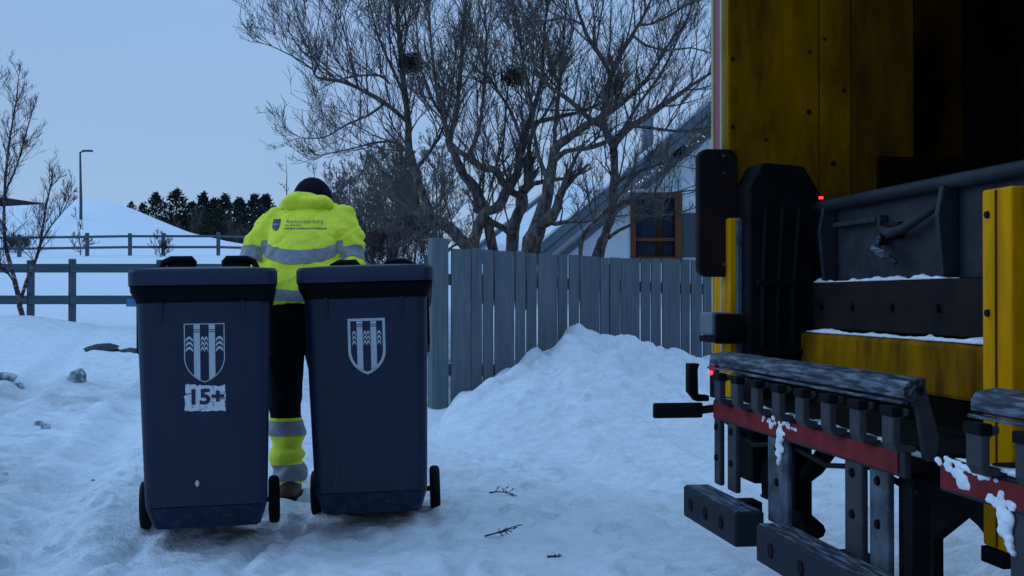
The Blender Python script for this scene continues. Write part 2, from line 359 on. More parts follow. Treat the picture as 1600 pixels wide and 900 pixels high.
# ploughed heap in front of the board fence
FA = Vector((-.66, 10.87)); FB = Vector((1.98, 12.0))          # the line of the board fence
def heap():
    xs = axis([(-1.5, 4.2, .024)]); ys = axis([(6.6, 12.6, .026)])
    X, Y = np.meshgrid(xs, ys)
    fy = FA.y+(X-FA.x)*(FB.y-FA.y)/(FB.x-FA.x)
    prof = [(680, 640), (690, 632), (720, 612), (770, 590), (830, 565), (868, 548), (882, 525), (905, 521), (945, 527), (1000, 547), (1060, 558), (1110, 566), (1200, 585), (1400, 640)]
    pxx = [(p[0]-800)/FPX*11.35 for p in prof]; pz = [CAM_H-(p[1]-HOR)/FPX*11.35 for p in prof]
    # plan position measured along the fall line so the crest follows the fence
    hz = np.interp(X*11.35/np.maximum(fy, 9), pxx, pz, left=0, right=0)
    t = (Y-(fy-4.0))/4.0
    s = np.clip(t, 0, 1); s = (.25*s+.75*s*s*(3-2*s))
    wx = X+.25*fbm(X*2, Y*2, 2, 51); wy = Y+.25*fbm(X*2+7, Y*2, 2, 52)
    lumps = .17*fbm(wx*1.5, wy*1.5, 3, 71)+.13*fbm(wx*3.6, wy*3.6, 5, 77, .62)
    bl = np.maximum(vnoise(wx*4.7, wy*4.7, 90)-.62, 0)*.26+np.maximum(vnoise(wx*12, wy*12, 93)-.62, 0)*.10-.05*np.abs(fbm(wx*6, wy*6, 3, 97))
    z = hz*s+(lumps+bl)*np.clip(hz*s*3.2, 0, 1)+.02*fbm(X*13, Y*13, 3, 95)
    g = ground(X, Y)
    edge = sstep(0.0, .10, hz*s)
    z = g*.35*(1-edge)+z-.05*(1-edge)
    z = np.where(t > 1.06, z-(t-1.06)*3.0, z)
    me = grid_mesh('snow_pile', X, Y, z)
    a_ = me.attributes.new('slush', 'FLOAT', 'POINT'); a_.data.foreach_set('value', (X*0+.12).ravel().astype(np.float32))
    o = link('snow_pile', me, M['snow'])
    tag(o, 'lumpy heap of ploughed snow banked against the grey board fence', 'snow pile')
heap()

# ------------------------------------------------------------------ board fence
def board_fence():
    root = empty('board_fence', (FA.x, FA.y, 0))
    d = Vector((FB.x-FA.x, FB.y-FA.y, 0)); L = d.length; d.normalize(); nrm = Vector((d.y, -d.x, 0))     # towards the camera
    def fpos(px):      # distance along the fence of a photograph column
        r = (px-800)/FPX
        return (r*FA.y-FA.x)/(d.x-r*d.y)
    cols = [(170, 250), (253, 297), (302, 343), (350, 430), (436, 475), (482, 522), (530, 607), (612, 650), (657, 697), (703, 782), (787, 822), (827, 868),
            (872, 948), (955, 992), (997, 1035), (1043, 1115), (1120, 1155), (1162, 1205), (1211, 1250)]
    spans = [(fpos(640+a/2.648), fpos(640+b/2.648)) for a, b in cols]
    w, nn = spans[0][1]-spans[0][0], spans[1][1]-spans[1][0]
    s = spans[-1][1]+.018
    for k in range(18):
        ww = w if k % 3 == 1 else nn; spans.append((s, s+ww)); s += ww+.018
    L2 = s
    top = lambda t: 1.42-.030*t+(.008*math.sin(t*3))
    def at(t, off, z): p = d*t+nrm*off; return Vector((p.x, p.y, z))
    for i, (a, b) in enumerate(spans):
        mb = MB(); j = rnd.uniform(-.007, .007); q = rnd.uniform(-.003, .003)
        c = []
        for off in (.0+q, .022+q):
            c += [at(a, off, -.15), at(b, off, -.15), at(b, off, top(b)+j), at(a, off, top(a)+j)]
        mb.add(c, [(0,1,2,3),(7,6,5,4),(0,4,5,1),(1,5,6,2),(2,6,7,3),(3,7,4,0)])
        mb.build('board', M['fence'], root, bevel=.003)
    for z in (.30, 1.10):
        mb = MB(); c = []
        for off in (-.047, -.004):
            c += [at(-.02, off, z-.03*0), at(L2, off, z-.03*L2), at(L2, off, z+.10-.03*L2), at(-.02, off, z+.10)]
        mb.add(c, [(0,1,2,3),(7,6,5,4),(0,4,5,1),(1,5,6,2),(2,6,7,3),(3,7,4,0)])
        mb.build('rail', M['fence'], root, bevel=.004)
    for t in (1.75, 3.6, 5.4):
        mb = MB(); p = at(t, -.10, 0); mb.box(p.x-.05, p.x+.05, p.y-.05, p.y+.05, -.2, top(t)-.06); mb.build('post', M['fence'], root, bevel=.006)
    # the corner post and the return running back beside the drive
    a0, a1 = fpos(674), fpos(699)
    mb = MB(); c = []
    for off in (-.10, .034): c += [at(a0, off, -.2), at(a1, off, -.2), at(a1, off, 1.505), at(a0, off, 1.512)]
    mb.add(c, [(0,1,2,3),(7,6,5,4),(0,4,5,1),(1,5,6,2),(2,6,7,3),(3,7,4,0)])
    mb.build('corner_post', M['fence'], root, bevel=.006)
    tag(root, 'grey painted board fence of wide and narrow upright boards behind the snow heap', 'fence')
    r2 = empty('return_fence', (FA.x+.02, FA.y+.15, 0))
    e = Vector((-.10, 1.0, 0)).normalized(); n2 = Vector((-e.y, e.x, 0)); s = .05; k = 0
    while s < 6.2:
        ww = (.17 if k % 3 == 0 else .09); mb = MB(); c = []
        for off in (0, .022):
            for (t, z) in ((s, -.1), (s+ww, -.1), (s+ww, 1.40-.012*s), (s, 1.40-.012*s)):
                p = e*t+n2*off; c.append((p.x, p.y, z))
        mb.add(c, [(3,2,1,0),(4,5,6,7),(1,5,4,0),(2,6,5,1),(3,7,6,2),(0,4,7,3)])
        mb.build('board', M['fence'], r2, bevel=.003); s += ww+.018; k += 1
    for z in (.3, 1.1):
        mb = MB(); c = []
        for off in (-.05, -.004):
            for (t, zz) in ((.05, z), (s, z-.04), (s, z+.06), (.05, z+.1)):
                p = e*t+n2*off; c.append((p.x, p.y, zz))
        mb.add(c, [(3,2,1,0),(4,5,6,7),(1,5,4,0),(2,6,5,1),(3,7,6,2),(0,4,7,3)]); mb.build('rail', M['fence'], r2)
    for t in (3.1, 6.25):
        p = e*t; mb = MB(); mb.box(p.x-.05, p.x+.05, p.y-.05, p.y+.05, -.1, 1.47); mb.build('post', M['fence'], r2, bevel=.006)
    tag(r2, 'pale side run of the board fence going back from the corner post', 'fence')
board_fence()

# ------------------------------------------------------------------ open rail fences on the left
def rail_fence(name, pts, post_h, rails, post_w, label, rail_h, rail_t=.04, matr='rail'):
    root = empty(name, (pts[0].x, pts[0].y, pts[0].z)); o = pts[0]
    for p in pts:
        q = p-o; mb = MB(); h = post_h*rnd.uniform(.97, 1.03)
        mb.box(q.x-post_w/2, q.x+post_w/2, q.y-post_w/2, q.y+post_w/2, q.z-.5, q.z+h); mb.build('post', M[matr], root, bevel=.008)
    for a, b in zip(pts[:-1], pts[1:]):
        for z in rails:
            q0 = a-o; q1 = b-o; dd = (q1-q0).normalized(); q0 = q0-dd*.02; q1 = q1+dd*.02*0
            mb = MB(); c = []
            for off in (-post_w/2-rail_t, -post_w/2-.003):
                for q, zz in ((q0, z-rail_h/2), (q1, z-rail_h/2), (q1, z+rail_h/2), (q0, z+rail_h/2)): c.append((q.x, q.y+off, q.z+zz))
            mb.add(c, [(0,1,2,3),(7,6,5,4),(0,4,5,1),(1,5,6,2),(2,6,7,3),(3,7,4,0)]); mb.build('rail', M[matr], root, bevel=.005)
    tag(root, label, 'fence'); return root
f1 = []
for px in (-190, -60, 48, 113, 250, 390, 530):
    p = P(px, 515, 19.0); p.z = .50; f1.append(p)
rail_fence('rail_fence', f1, 1.09, (.455, .94), .095, 'low grey two-rail timber fence behind the bare birch', .135)
f2 = []
for px, by in ((-60, 394), (30, 395), (136, 397), (203, 400), (255, 403), (341, 413), (400, 424), (450, 432)):
    p = P(px, by, 60.0); f2.append(Vector((p.x, p.y, gz(p.x, p.y)-.05)))
rail_fence('hill_fence', f2, 1.15, (.45, .98), .16, 'distant two-rail fence along the foot of the snowy hill', .12)
sg = MB(); p = P(209, 473, 18.86); sg.box(p.x-.11, p.x+.11, p.y-.016, p.y-.004, p.z-.06, p.z+.06)
tag(sg.build('fence_sign', M['bluesign'], bevel=.003), 'small blue plate fixed to the lower rail of the timber fence', 'sign')

# ------------------------------------------------------------------ street lamp, far roof, kerb stones, clods
def street_lamp():
    b = P(126, 398, 80.0); z0 = gz(b.x, b.y); b.z = z0
    top = P(122, 237, 80.0).z-z0
    r = empty('street_lamp', b)
    MB().tube([(0, 0, -.3), (0, 0, 1.2), (-.06, 0, top)], [.11, .10, .06], 8).build('pole', M['steel_lamp'], r, True)
    MB().tube([(-.06, 0, top-.04), (.12, 0, top+.02), (.30, 0, top+.05)], [.05, .05, .05], 6).build('arm', M['steel_lamp'], r, True)
    MB().box(.1, .75, -.14, .14, top+.0, top+.12).build('lantern', M['steel_lamp'], r, bevel=.03)
    tag(r, 'tall slim street lamp on the snowy hill', 'street lamp')
street_lamp()
def far_roof():
    o = P(20, 319, 150.0); r = empty('far_house', (o.x, o.y, o.z-2.2))
    MB().box(-14, 3.4, 0, 8, -2, 2.15).build('wall', M['roof_dark'], r)
    MB().prism([(-14, 2.15), (4.6, 2.15), (-2.0, 3.15), (-14, 3.5)], -.4, 8.4, lambda a, b, h: (a, h, b)).build('roof', M['roof_dark'], r)
    tag(r, 'low dark roofed building beyond the hill at the left edge', 'building')
far_roof()
def rock(name, x, y, Y, w, h, d, label, m='clod', seed=0, cat='snow clod', sink=.3):
    p = P(x, y, Y); z = gz(p.x, p.y); rr = random.Random(seed); mb = MB(); mb.ell((0, 0, 0), (1, 1, 1), 12, 8)
    vv = []
    for v in mb.v:
        V = Vector(v); k = 1+.35*(float(fbm(np.array([V.x*1.6+seed]), np.array([V.y*1.6+V.z*2.3]), 3, 5)[0])*2)+rr.uniform(-.05, .05)
        vv.append((V.x*w/2*k, V.y*d/2*k, V.z*h/2*k))
    mb.v = vv; o = mb.build(name, M[m]); o.location = (p.x, p.y, z+h*(.5-sink)); o.rotation_euler = (0, 0, rr.uniform(0, 3)) if cat == 'snow clod' else (0, 0, rr.uniform(-.1, .1))
    return tag(o, label, cat)
rock('snow_clod', 121, 602, 12.4, .20, .17, .18, 'grey icy clod standing up on the drive, the largest one', seed=1)
rock('snow_clod', 8, 604, 12.2, .24, .10, .16, 'flat dirty clod at the left edge of the drive', seed=2)
rock('snow_clod', 30, 606, 12.1, .12, .07, .10, 'small clod beside the flat dirty one', seed=12)
rock('snow_clod', 72, 686, 8.9, .07, .05, .06, 'small dark clod in the slush on the left', seed=3)
rock('snow_clod', 146, 738, 7.2, .03, .025, .03, 'tiny crumb of dirt left of the numbered bin', seed=4)
rock('snow_clod', 62, 682, 9.0, .10, .04, .06, 'thin clod touching the slush on the left', seed=6)
rock('snow_clod', 10, 746, 6.9, .025, .02, .025, 'tiny dark speck in the snow at the far left', seed=5)
rock('kerb_stone', 160, 552, 15.6, .48, .14, .24, 'dark end of a kerb stone showing through the snow', 'stone', 8, 'kerb', .45)
rock('kerb_stone', 205, 553, 15.6, .42, .13, .26, 'grey kerb stone half hidden behind the numbered bin', 'stone', 9, 'kerb', .45)

# ------------------------------------------------------------------ trees
RMIN = [.0019]
def grow(mb, p, d, L, r, depth, R, up=.25, kids=(7, 5), wig=.16, lmul=(.38, .62), n=3):
    """one branch with its side twigs, as thin tubes"""
    seg = 4 if depth < 2 else 3; pts = [p.copy()]; dd = d.normalized(); dirs = []
    for i in range(seg):
        dd = (dd+Vector((R.gauss(0, wig), R.gauss(0, wig), R.gauss(0, wig)+up*.35))).normalized()
        dirs.append(dd.copy()); pts.append(pts[-1]+dd*(L/seg))
    rad = [max(r*(1-.75*i/seg), RMIN[0]) for i in range(seg+1)]
    mb.tube(pts, rad, n if depth else 4, caps=False)
    if depth >= len(kids): return
    for k in range(kids[depth]):
        t = R.uniform(.12, .98); i = min(int(t*seg), seg-1); f = t*seg-i
        q = pts[i].lerp(pts[i+1], f); b = dirs[i]
        side = b.cross(Vector((R.gauss(0, 1), R.gauss(0, 1), R.gauss(0, 1)))).normalized()
        nd = (b*R.uniform(.55, 1.0)+side*R.uniform(.45, .95)+Vector((0, 0, up))).normalized()
        grow(mb, q, nd, L*R.uniform(*lmul)*(1.1-.4*t), max(r*(1-.7*t)*.6, .0022), depth+1, R, up, kids, wig, lmul, n)

def traced_tree(name, label, limbs, base, seed, dens=8.6, len1=(.45, 1.25), up=.55, bark='bark', twig='twig', kids=(7, 5), cat='tree', group=None, rk=.010, skip=.15):
    """limbs: (list of (px, py, radius_px), depth at start, depth at end)"""
    R = random.Random(seed); root = empty(name, base)
    tr = MB(); cr = MB(); o = Vector(base)
    for limb in limbs:
        pts_, Y0, Y1 = limb[:3]; tw = limb[3] if len(limb) > 3 else 1.0
        n = len(pts_); pts = []; rad = []
        for i, (x, y, r) in enumerate(pts_):
            Y = Y0+(Y1-Y0)*i/(n-1)+R.uniform(-.06, .06); pts.append(P(x, y, Y)-o); rad.append((r if r < 6 else 6+(r-6)*.8)*.82*Y/FPX)
        # refine and roughen
        fp = []; fr = []
        for i in range(n-1):
            p0 = pts[max(i-1, 0)]; p1 = pts[i]; p2 = pts[i+1]; p3 = pts[min(i+2, n-1)]
            k = max(2, int((p2-p1).length/.09))
            for j in range(k):
                t = j/k
                q = .5*((2*p1)+(p2-p0)*t+(2*p0-5*p1+4*p2-p3)*t*t+(3*p1-p0-3*p2+p3)*t**3)
                rr = rad[i]*(1-t)+rad[i+1]*t
                fp.append(q+Vector((R.gauss(0, .1), R.gauss(0, .1), R.gauss(0, .05)))*rr*1.2); fr.append(rr*R.uniform(.88, 1.14))
        fp.append(pts[-1]); fr.append(rad[-1])
        tr.tube(fp, fr, 9 if max(rad) > .03 else 6)
        # side branches
        total = sum((fp[i+1]-fp[i]).length for i in range(len(fp)-1)); cnt = int(total*dens*tw); acc = 0
        for k in range(cnt):
            sk = skip if tw >= .8 else .45; t = sk+(1-sk)*R.random()**.8; i = min(int(t*(len(fp)-1)), len(fp)-2); q = fp[i]; b = (fp[i+1]-fp[i]).normalized()
            side = b.cross(Vector((R.gauss(0, 1), R.gauss(0, 1), R.gauss(0, 1)))).normalized()
            nd = (b*R.uniform(.2, .9)+side*R.uniform(.5, 1.0)+Vector((0, 0, up*R.uniform(.4, 1.8)))).normalized()
            grow(cr, q, nd, R.uniform(*len1)*(1.15-.65*t), min(fr[i]*.55, rk), 0, R, up*.6, kids)
        b = (fp[-1]-fp[-3]).normalized()
        for k in range(3):
            grow(cr, fp[-1], (b+Vector((R.gauss(0, .25), R.gauss(0, .25), R.gauss(0, .2)))).normalized(), R.uniform(*len1)*.45, fr[-1]*.8, 0, R, up*.6, kids)
    tr.build('trunk', M[bark], root, True); cr.build('crown', M[twig], root)
    tag(root, label, cat, group); return root

WG = 'old willows behind the board fence'
def base_at(x, Y): p = P(x, 400, Y); return (p.x, Y, 0.0)
traced_tree('willow_tree', 'bare willow leaning left over the fence corner with one long left limb', [
    ([(745, 470, 18), (738, 400, 17), (722, 376, 15), (700, 355, 13), (676, 341, 12), (660, 333, 11), (649, 326, 9)], 12.6, 12.3, .5),
    ([(650, 330, 8), (648, 300, 7), (637, 274, 6)], 12.3, 12.2, .8),
    ([(676, 345, 8), (668, 320, 8), (660, 300, 8), (651, 268, 7.5), (642, 245, 8), (637, 190, 7), (633, 150, 6), (628, 100, 5), (622, 40, 4), (616, -30, 3)], 12.9, 13.0, 1.1),
    ([(639, 192, 5), (620, 176, 4.5), (600, 160, 4.2), (575, 145, 3.8), (545, 131, 3.2), (525, 125, 3), (495, 121, 2.4), (488, 108, 2.0), (458, 88, 1.6), (425, 72, 1)], 13.0, 12.0, 1.15),
    ([(530, 127, 2.4), (512, 112, 2.2), (492, 95, 2), (470, 78, 1.6), (452, 50, 1)], 12.3, 11.9, 1.0),
    ([(608, 130, 2.5), (595, 118, 2.4), (560, 118, 2.2), (528, 124, 1.8)], 13.0, 12.3, 1.2),
    ([(600, 162, 2.5), (575, 180, 2.2), (540, 195, 1.8), (505, 215, 1.3), (470, 215, .9)], 12.8, 12.2, 1.2),
    ([(648, 260, 3.2), (625, 225, 2.6), (590, 222, 2.2), (550, 232, 1.6), (500, 242, 1)], 12.9, 12.3, 1.1),
    ([(652, 262, 3.6), (672, 236, 3), (690, 205, 2.6), (705, 150, 2), (712, 80, 1.5)], 12.9, 13.4, 1.0),
    ([(632, 150, 3.2), (612, 105, 2.6), (592, 60, 2), (575, 0, 1.4)], 13.0, 12.7, 1.1),
    ([(560, 138, 2.2), (548, 100, 1.8), (540, 60, 1.4), (528, 20, 1)], 12.5, 12.2, 1.1),
    ], base_at(742, 12.6), 3, group=None)
traced_tree('willow_tree', 'twisted forked willow with an S-shaped trunk right of the corner post', [
    ([(735, 470, 13), (738, 386, 12), (745, 362, 11), (751, 342, 11), (762, 330, 11), (780, 322, 10), (789, 302, 10), (797, 289, 10), (808, 270, 8.5), (812, 235, 7), (821, 205, 6), (835, 170, 4.5), (846, 120, 3.5), (850, 60, 2.6), (858, -20, 2)], 12.9, 13.3, .8),
    ([(796, 291, 8), (784, 284, 8), (775, 266, 7.5), (760, 264, 7), (741, 254, 6.5), (727, 243, 5.5), (705, 225, 4.5), (694, 190, 4), (684, 150, 3.4), (676, 90, 2.6), (670, 20, 2)], 13.0, 12.6, .9),
    ([(775, 470, 11), (771, 392, 10), (762, 352, 10), (752, 330, 10), (752, 318, 12), (745, 298, 11), (732, 282, 10), (719, 264, 9), (710, 238, 8), (701, 220, 7), (712, 180, 5), (718, 130, 4), (722, 70, 3), (728, 0, 2.2)], 13.0, 13.3, .9),
    ([(818, 210, 4.5), (833, 193, 4.5), (877, 181, 4.2), (910, 174, 3.6), (940, 160, 2.6)], 13.2, 12.8, .9),
    ([(726, 250, 4), (742, 220, 3.4), (752, 180, 3), (757, 120, 2.4), (760, 50, 1.8)], 13.2, 13.7, 1.1),
    ([(815, 218, 4), (796, 170, 3.4), (770, 130, 3), (752, 95, 2.4), (735, 30, 1.6)], 13.2, 12.8, 1.1),
    ([(765, 300, 3), (778, 250, 2.6), (788, 210, 2.2), (792, 150, 1.8), (805, 70, 1.4)], 13.4, 13.6, 1.0),
    ([(690, 180, 3), (668, 140, 2.6), (655, 90, 2), (650, 30, 1.4)], 12.8, 12.5, 1.1),
    ], base_at(755, 12.95), 4)
traced_tree('willow_tree', 'short gnarled willow with a knobbly pollarded head', [
    ([(803, 470, 13), (801, 388, 13), (803, 362, 12), (810, 335, 12), (815, 318, 13), (815, 303, 12), (823, 292, 9)], 13.3, 13.3, .3),
    ([(803, 365, 7), (788, 357, 6), (768, 346, 5)], 13.2, 13.1, .3),
    ([(812, 306, 7), (803, 302, 6), (797, 296, 5), (795, 288, 4)], 13.3, 13.1, .2),
    ([(822, 298, 6), (834, 287, 5), (860, 282, 3.6), (885, 278, 2.4)], 13.3, 13.0, .8),
    ([(823, 294, 6), (828, 262, 4), (826, 232, 3.4), (836, 200, 3), (858, 168, 2.2), (876, 120, 1.6)], 13.4, 13.9, .9),
    ], base_at(803, 13.3), 6)
traced_tree('willow_tree', 'thick leaning willow trunk in front of the roof edge, its cut stub on the right', [
    ([(818, 480, 22), (828, 396, 21), (836, 365, 19), (845, 335, 17), (855, 308, 13), (857, 282, 11), (863, 257, 11), (869, 231, 10), (886, 217, 8), (917, 195, 7), (950, 176, 5.5), (985, 150, 4), (1020, 110, 3), (1050, 60, 2)], 12.5, 12.9, .75),
    ([(848, 348, 14), (862, 338, 13), (871, 322, 10), (879, 297, 8)], 12.4, 12.3, .4),
    ([(858, 346, 6), (868, 350, 4.5), (885, 346, 4), (915, 346, 3), (940, 338, 2)], 12.3, 12.0, .8),
    ([(866, 250, 6), (885, 236, 5), (915, 232, 4.5), (945, 222, 4), (975, 205, 3)], 12.6, 12.4, .9),
    ([(858, 290, 5), (842, 245, 4), (835, 210, 3.4), (828, 150, 2.8), (815, 80, 2), (802, 0, 1.4)], 12.7, 13.2, 1.1),
    ([(866, 232, 5), (868, 190, 4), (874, 140, 3.2), (880, 80, 2.4), (884, 10, 1.6)], 12.7, 13.0, 1.1),
    ], base_at(826, 12.5), 8)
traced_tree('willow_tree', 'slender dark willow forking high up in front of the white gable', [
    ([(925, 480, 12), (934, 400, 12), (941, 378, 11), (949, 358, 10), (958, 325, 9), (958, 283, 9), (961, 250, 9), (958, 228, 8), (948, 208, 7.5), (943, 188, 7), (944, 166, 6.5), (950, 137, 6), (955, 117, 6)], 12.7, 12.9, .55),
    ([(955, 118, 5), (941, 91, 4.6), (921, 61, 4), (911, 37, 3.6), (899, 0, 3), (888, -45, 2.4)], 12.9, 12.8, 1.0),
    ([(955, 118, 5), (965, 93, 4.4), (984, 61, 4), (1001, 33, 3.4), (1016, 2, 2.6), (1028, -40, 2)], 12.9, 13.1, 1.0),
    ([(1000, 37, 3), (1016, 37, 2.6), (1050, 22, 2.4), (1070, 8, 2), (1100, -2, 1.4)], 13.0, 12.8, 1.0),
    ([(911, 38, 2.4), (893, 30, 2.2), (870, 28, 2), (842, 33, 1.6), (815, 20, 1.2)], 12.8, 12.5, 1.0),
    ([(943, 196, 6), (926, 190, 5.4), (896, 161, 5), (862, 137, 4.2), (838, 110, 3.4), (832, 80, 2.8), (824, 48, 2), (812, 0, 1.4)], 12.9, 12.6, 1.0),
    ([(958, 232, 8), (968, 212, 7.5), (985, 197, 7), (1010, 182, 6), (1033, 166, 5.4), (1060, 148, 4.4), (1082, 132, 3.6), (1120, 108, 2.4), (1160, 80, 1.6)], 12.9, 12.7, 1.15),
    ([(985, 197, 4), (1020, 200, 3.2), (1060, 205, 2.6), (1100, 200, 1.6)], 12.8, 12.5, .9),
    ([(965, 215, 3.6), (1000, 160, 3), (1030, 120, 2.4), (1060, 60, 1.8), (1085, 0, 1.2)], 12.9, 13.2, 1.1),
    ([(990, 55, 2.6), (1010, 70, 2.2), (1045, 78, 2), (1080, 74, 1.6), (1115, 84, 1.2)], 12.9, 12.6, 1.0),
    ([(958, 330, 4), (975, 316, 3.4), (1002, 310, 3), (1040, 302, 2.4), (1086, 297, 1.4)], 12.6, 12.1, .8),
    ([(950, 372, 4), (967, 360, 3.4), (985, 352, 3), (1010, 338, 2.4), (1050, 335, 1.8), (1085, 325, 1.2)], 12.6, 12.0, .8),
    ([(906, 470, 5), (907, 395, 5), (913, 366, 4.4), (928, 348, 4), (955, 322, 3.4), (972, 300, 2.6), (990, 265, 1.8)], 12.2, 12.3, .6),
    ([(958, 290, 4), (980, 275, 3), (1015, 262, 2.4), (1060, 245, 1.6)], 12.6, 12.2, .9),
    ], base_at(930, 12.7), 9)

def nest(x, y, Y, r, label, seed):
    R = random.Random(seed); p = P(x, y, Y); mb = MB()
    for k in range(300):
        a = R.uniform(0, 6.28); rr = r*R.random()**.8*1.1; c = Vector((rr*math.cos(a), rr*math.sin(a)*.8, R.gauss(-.1, .38)*r))
        d = Vector((-math.sin(a)+R.gauss(0, .5), math.cos(a)+R.gauss(0, .8), R.gauss(0, .8))).normalized()*r*R.uniform(.5, 1.2)
        mb.tube([c-d*.5, c+Vector((0, 0, R.uniform(-.02, .02))), c+d*.5], [.004, .006, .003], 3, caps=False)
    o = mb.build('bird_nest', M['nest']); o.location = p; tag(o, label, 'nest')
nest(641, 96, 13.0, .12, 'dark twiggy nest high in the left willow', 31)
nest(801, 118, 13.2, .12, 'dark twiggy nest in the middle of the willow crowns', 32)

# the young birch by the rail fence
traced_tree('birch_tree', 'young two-stemmed birch on a snow mound at the left edge', [
    ([(38, 535, 5.6), (36, 510, 5.4), (31, 480, 5), (27, 455, 4.6), (18, 420, 4), (8, 380, 3.6), (6, 330, 3), (8, 280, 2.6), (14, 220, 2), (24, 160, 1.4), (28, 118, .8)], 18.3, 18.3, 1.25),
    ([(31, 470, 4), (45, 432, 3.4), (58, 400, 3), (66, 360, 2.4), (72, 320, 2), (80, 285, 1.2)], 18.3, 18.1, 1.4),
    ([(10, 360, 2.4), (-12, 320, 2), (-20, 260, 1.6), (-16, 180, 1), (-8, 130, .7)], 18.3, 18.6, 1.3),
    ([(8, 300, 2), (25, 260, 1.6), (38, 215, 1.2), (48, 180, .8)], 18.3, 18.0, 1.4),
    ([(27, 450, 2.4), (8, 420, 2), (-14, 395, 1.4)], 18.3, 18.2, 1.2),
    ([(62, 385, 1.8), (80, 352, 1.5), (98, 330, 1.1), (108, 308, .7)], 18.2, 18.0, 1.4),
    ], (P(38, 520, 18.3).x, 18.3, .55), 12, dens=7, len1=(.3, .85), up=.5, bark='birch', twig='twig_red', kids=(6, 4), rk=.007, skip=.25)

# simple bare trees, further off
def bare_tree(name, label, x, by, Y, h_px, seed, spread=.5, stems=1, twig='twig', group=None, kids=(7, 5, 3), nb=16, sink=0):
    RMIN[0] = .00014*Y
    R = random.Random(seed); b = P(x, by, Y); top = b.z+h_px/FPX*Y; b.z = min(b.z, gz(b.x, Y)); root = empty(name, b); H = top-b.z
    tr = MB(); cr = MB()
    for s in range(stems):
        d = Vector((R.gauss(0, .10)+(.16*(s-(stems-1)/2)), R.gauss(0, .10), 1)).normalized(); pts = [Vector((0, 0, -.4))]; n = 8
        for i in range(n):
            d = (d+Vector((R.gauss(0, .08), R.gauss(0, .08), .12))).normalized(); pts.append(pts[-1]+d*(H/n))
        r0 = H*.014; rad = [max(r0*(1-.92*i/n), .004) for i in range(n+1)]
        tr.tube(pts, rad, 6)
        for k in range(nb):
            t = R.uniform(.18, .98); i = min(int(t*n), n-1); q = pts[i].lerp(pts[i+1], t*n-i)
            a = R.uniform(0, 6.28); nd = Vector((math.cos(a), math.sin(a), R.uniform(.35, 1.1))).normalized()
            grow(cr, q, nd, H*spread*(1.05-.75*t)*R.uniform(.6, 1.1), rad[i]*.5, 0, R, .3, kids, wig=.18, lmul=(.35, .6))
    tr.build('trunk', M[twig], root, True); cr.build('crown', M[twig], root)
    tag(root, label, 'tree', group); return root
TG = 'bare trees of the far garden behind the worker'
spec = [(516, 418, 30, 150), (527, 418, 44, 165), (545, 418, 34, 185), (566, 414, 50, 180), (580, 416, 28, 200), (598, 415, 40, 200), (613, 418, 27, 250), (630, 414, 48, 195), (645, 415, 32, 190), (668, 412, 36, 200), (692, 412, 30, 210)]
ORD = ['first', 'second', 'third', 'fourth', 'fifth', 'sixth', 'seventh', 'eighth', 'ninth', 'tenth', 'last']
for i, (x, by, Y, h) in enumerate(spec):
    bare_tree('garden_tree', 'bare twiggy tree behind the fence corner, %s from the worker along the dense row' % ORD[i], x, by, Y, h, 100+i, spread=.45, stems=2, group=TG, nb=16, kids=(6, 4, 3))
bare_tree('thin_tree', 'thin bare tree showing just above the worker', 449, 400, 40, 175, 140, spread=.32, stems=2, kids=(5, 3), nb=8)
bare_tree('small_sapling', 'little bare sapling beside the street lamp foot', 126, 400, 62, 75, 141, spread=.5, kids=(5, 4), nb=12, twig='twig_red')
bare_tree('small_sapling', 'little forked sapling at the middle of the hill fence', 256, 406, 58, 55, 142, spread=.6, stems=2, kids=(5, 4), nb=9, twig='twig_red')
bare_tree('dark_bush', 'small dark bush behind the hill fence at the left edge', 26, 381, 66, 20, 143, spread=1.1, stems=5, kids=(5, 4), nb=12)
# shrubs at the foot of the wood behind the worker
for i, (x, by, Y, h) in enumerate([(512, 420, 26, 95), (540, 420, 25, 100), (575, 418, 25, 90), (596, 418, 22, 80), (612, 418, 24, 100), (645, 414, 26, 95), (668, 410, 27, 85)]):
    bare_tree('garden_shrub', 'low tangled bare shrub behind the worker, %s of seven from left to right' % ORD[i], x, by, Y, h, 170+i, spread=.75, stems=4, group='tangled shrubs behind the worker', nb=9, kids=(6, 4), twig='twig_red' if i % 2 else 'twig')

# pines on the far ridge
def pine(x, by, Y, h_px, seed, w=.36):
    R = random.Random(seed); w = R.uniform(.24, .5); b = P(x, by, Y); root = empty('pine_tree', b); H = h_px/FPX*Y
    MB().tube([(0, 0, -1), (0, 0, H*.5), (R.uniform(-.1, .1), 0, H*.97)], [H*.03, H*.02, .02], 6).build('trunk', M['bark'], root, True)
    mb = MB()
    for k in range(520):
        t = R.uniform(.06, 1.0); rr = H*w*min(1, (1-t)*1.9)**.7*R.uniform(.2, 1.1)+H*.02; a = R.uniform(0, 6.28)
        c = Vector((rr*math.cos(a), rr*math.sin(a), H*t+R.gauss(0, .02)*H)); s = H*R.uniform(.03, .075)
        for q in range(3):
            d1 = Vector((R.gauss(0, 1), R.gauss(0, 1), R.gauss(0, .8)+.5)).normalized()*s; d2 = d1.orthogonal().normalized()*s*.32
            mb.add([c-d2, c+d2, c+d1*1.4], [(0, 1, 2)])
    mb.build('crown', M['pine'], root)
    return root
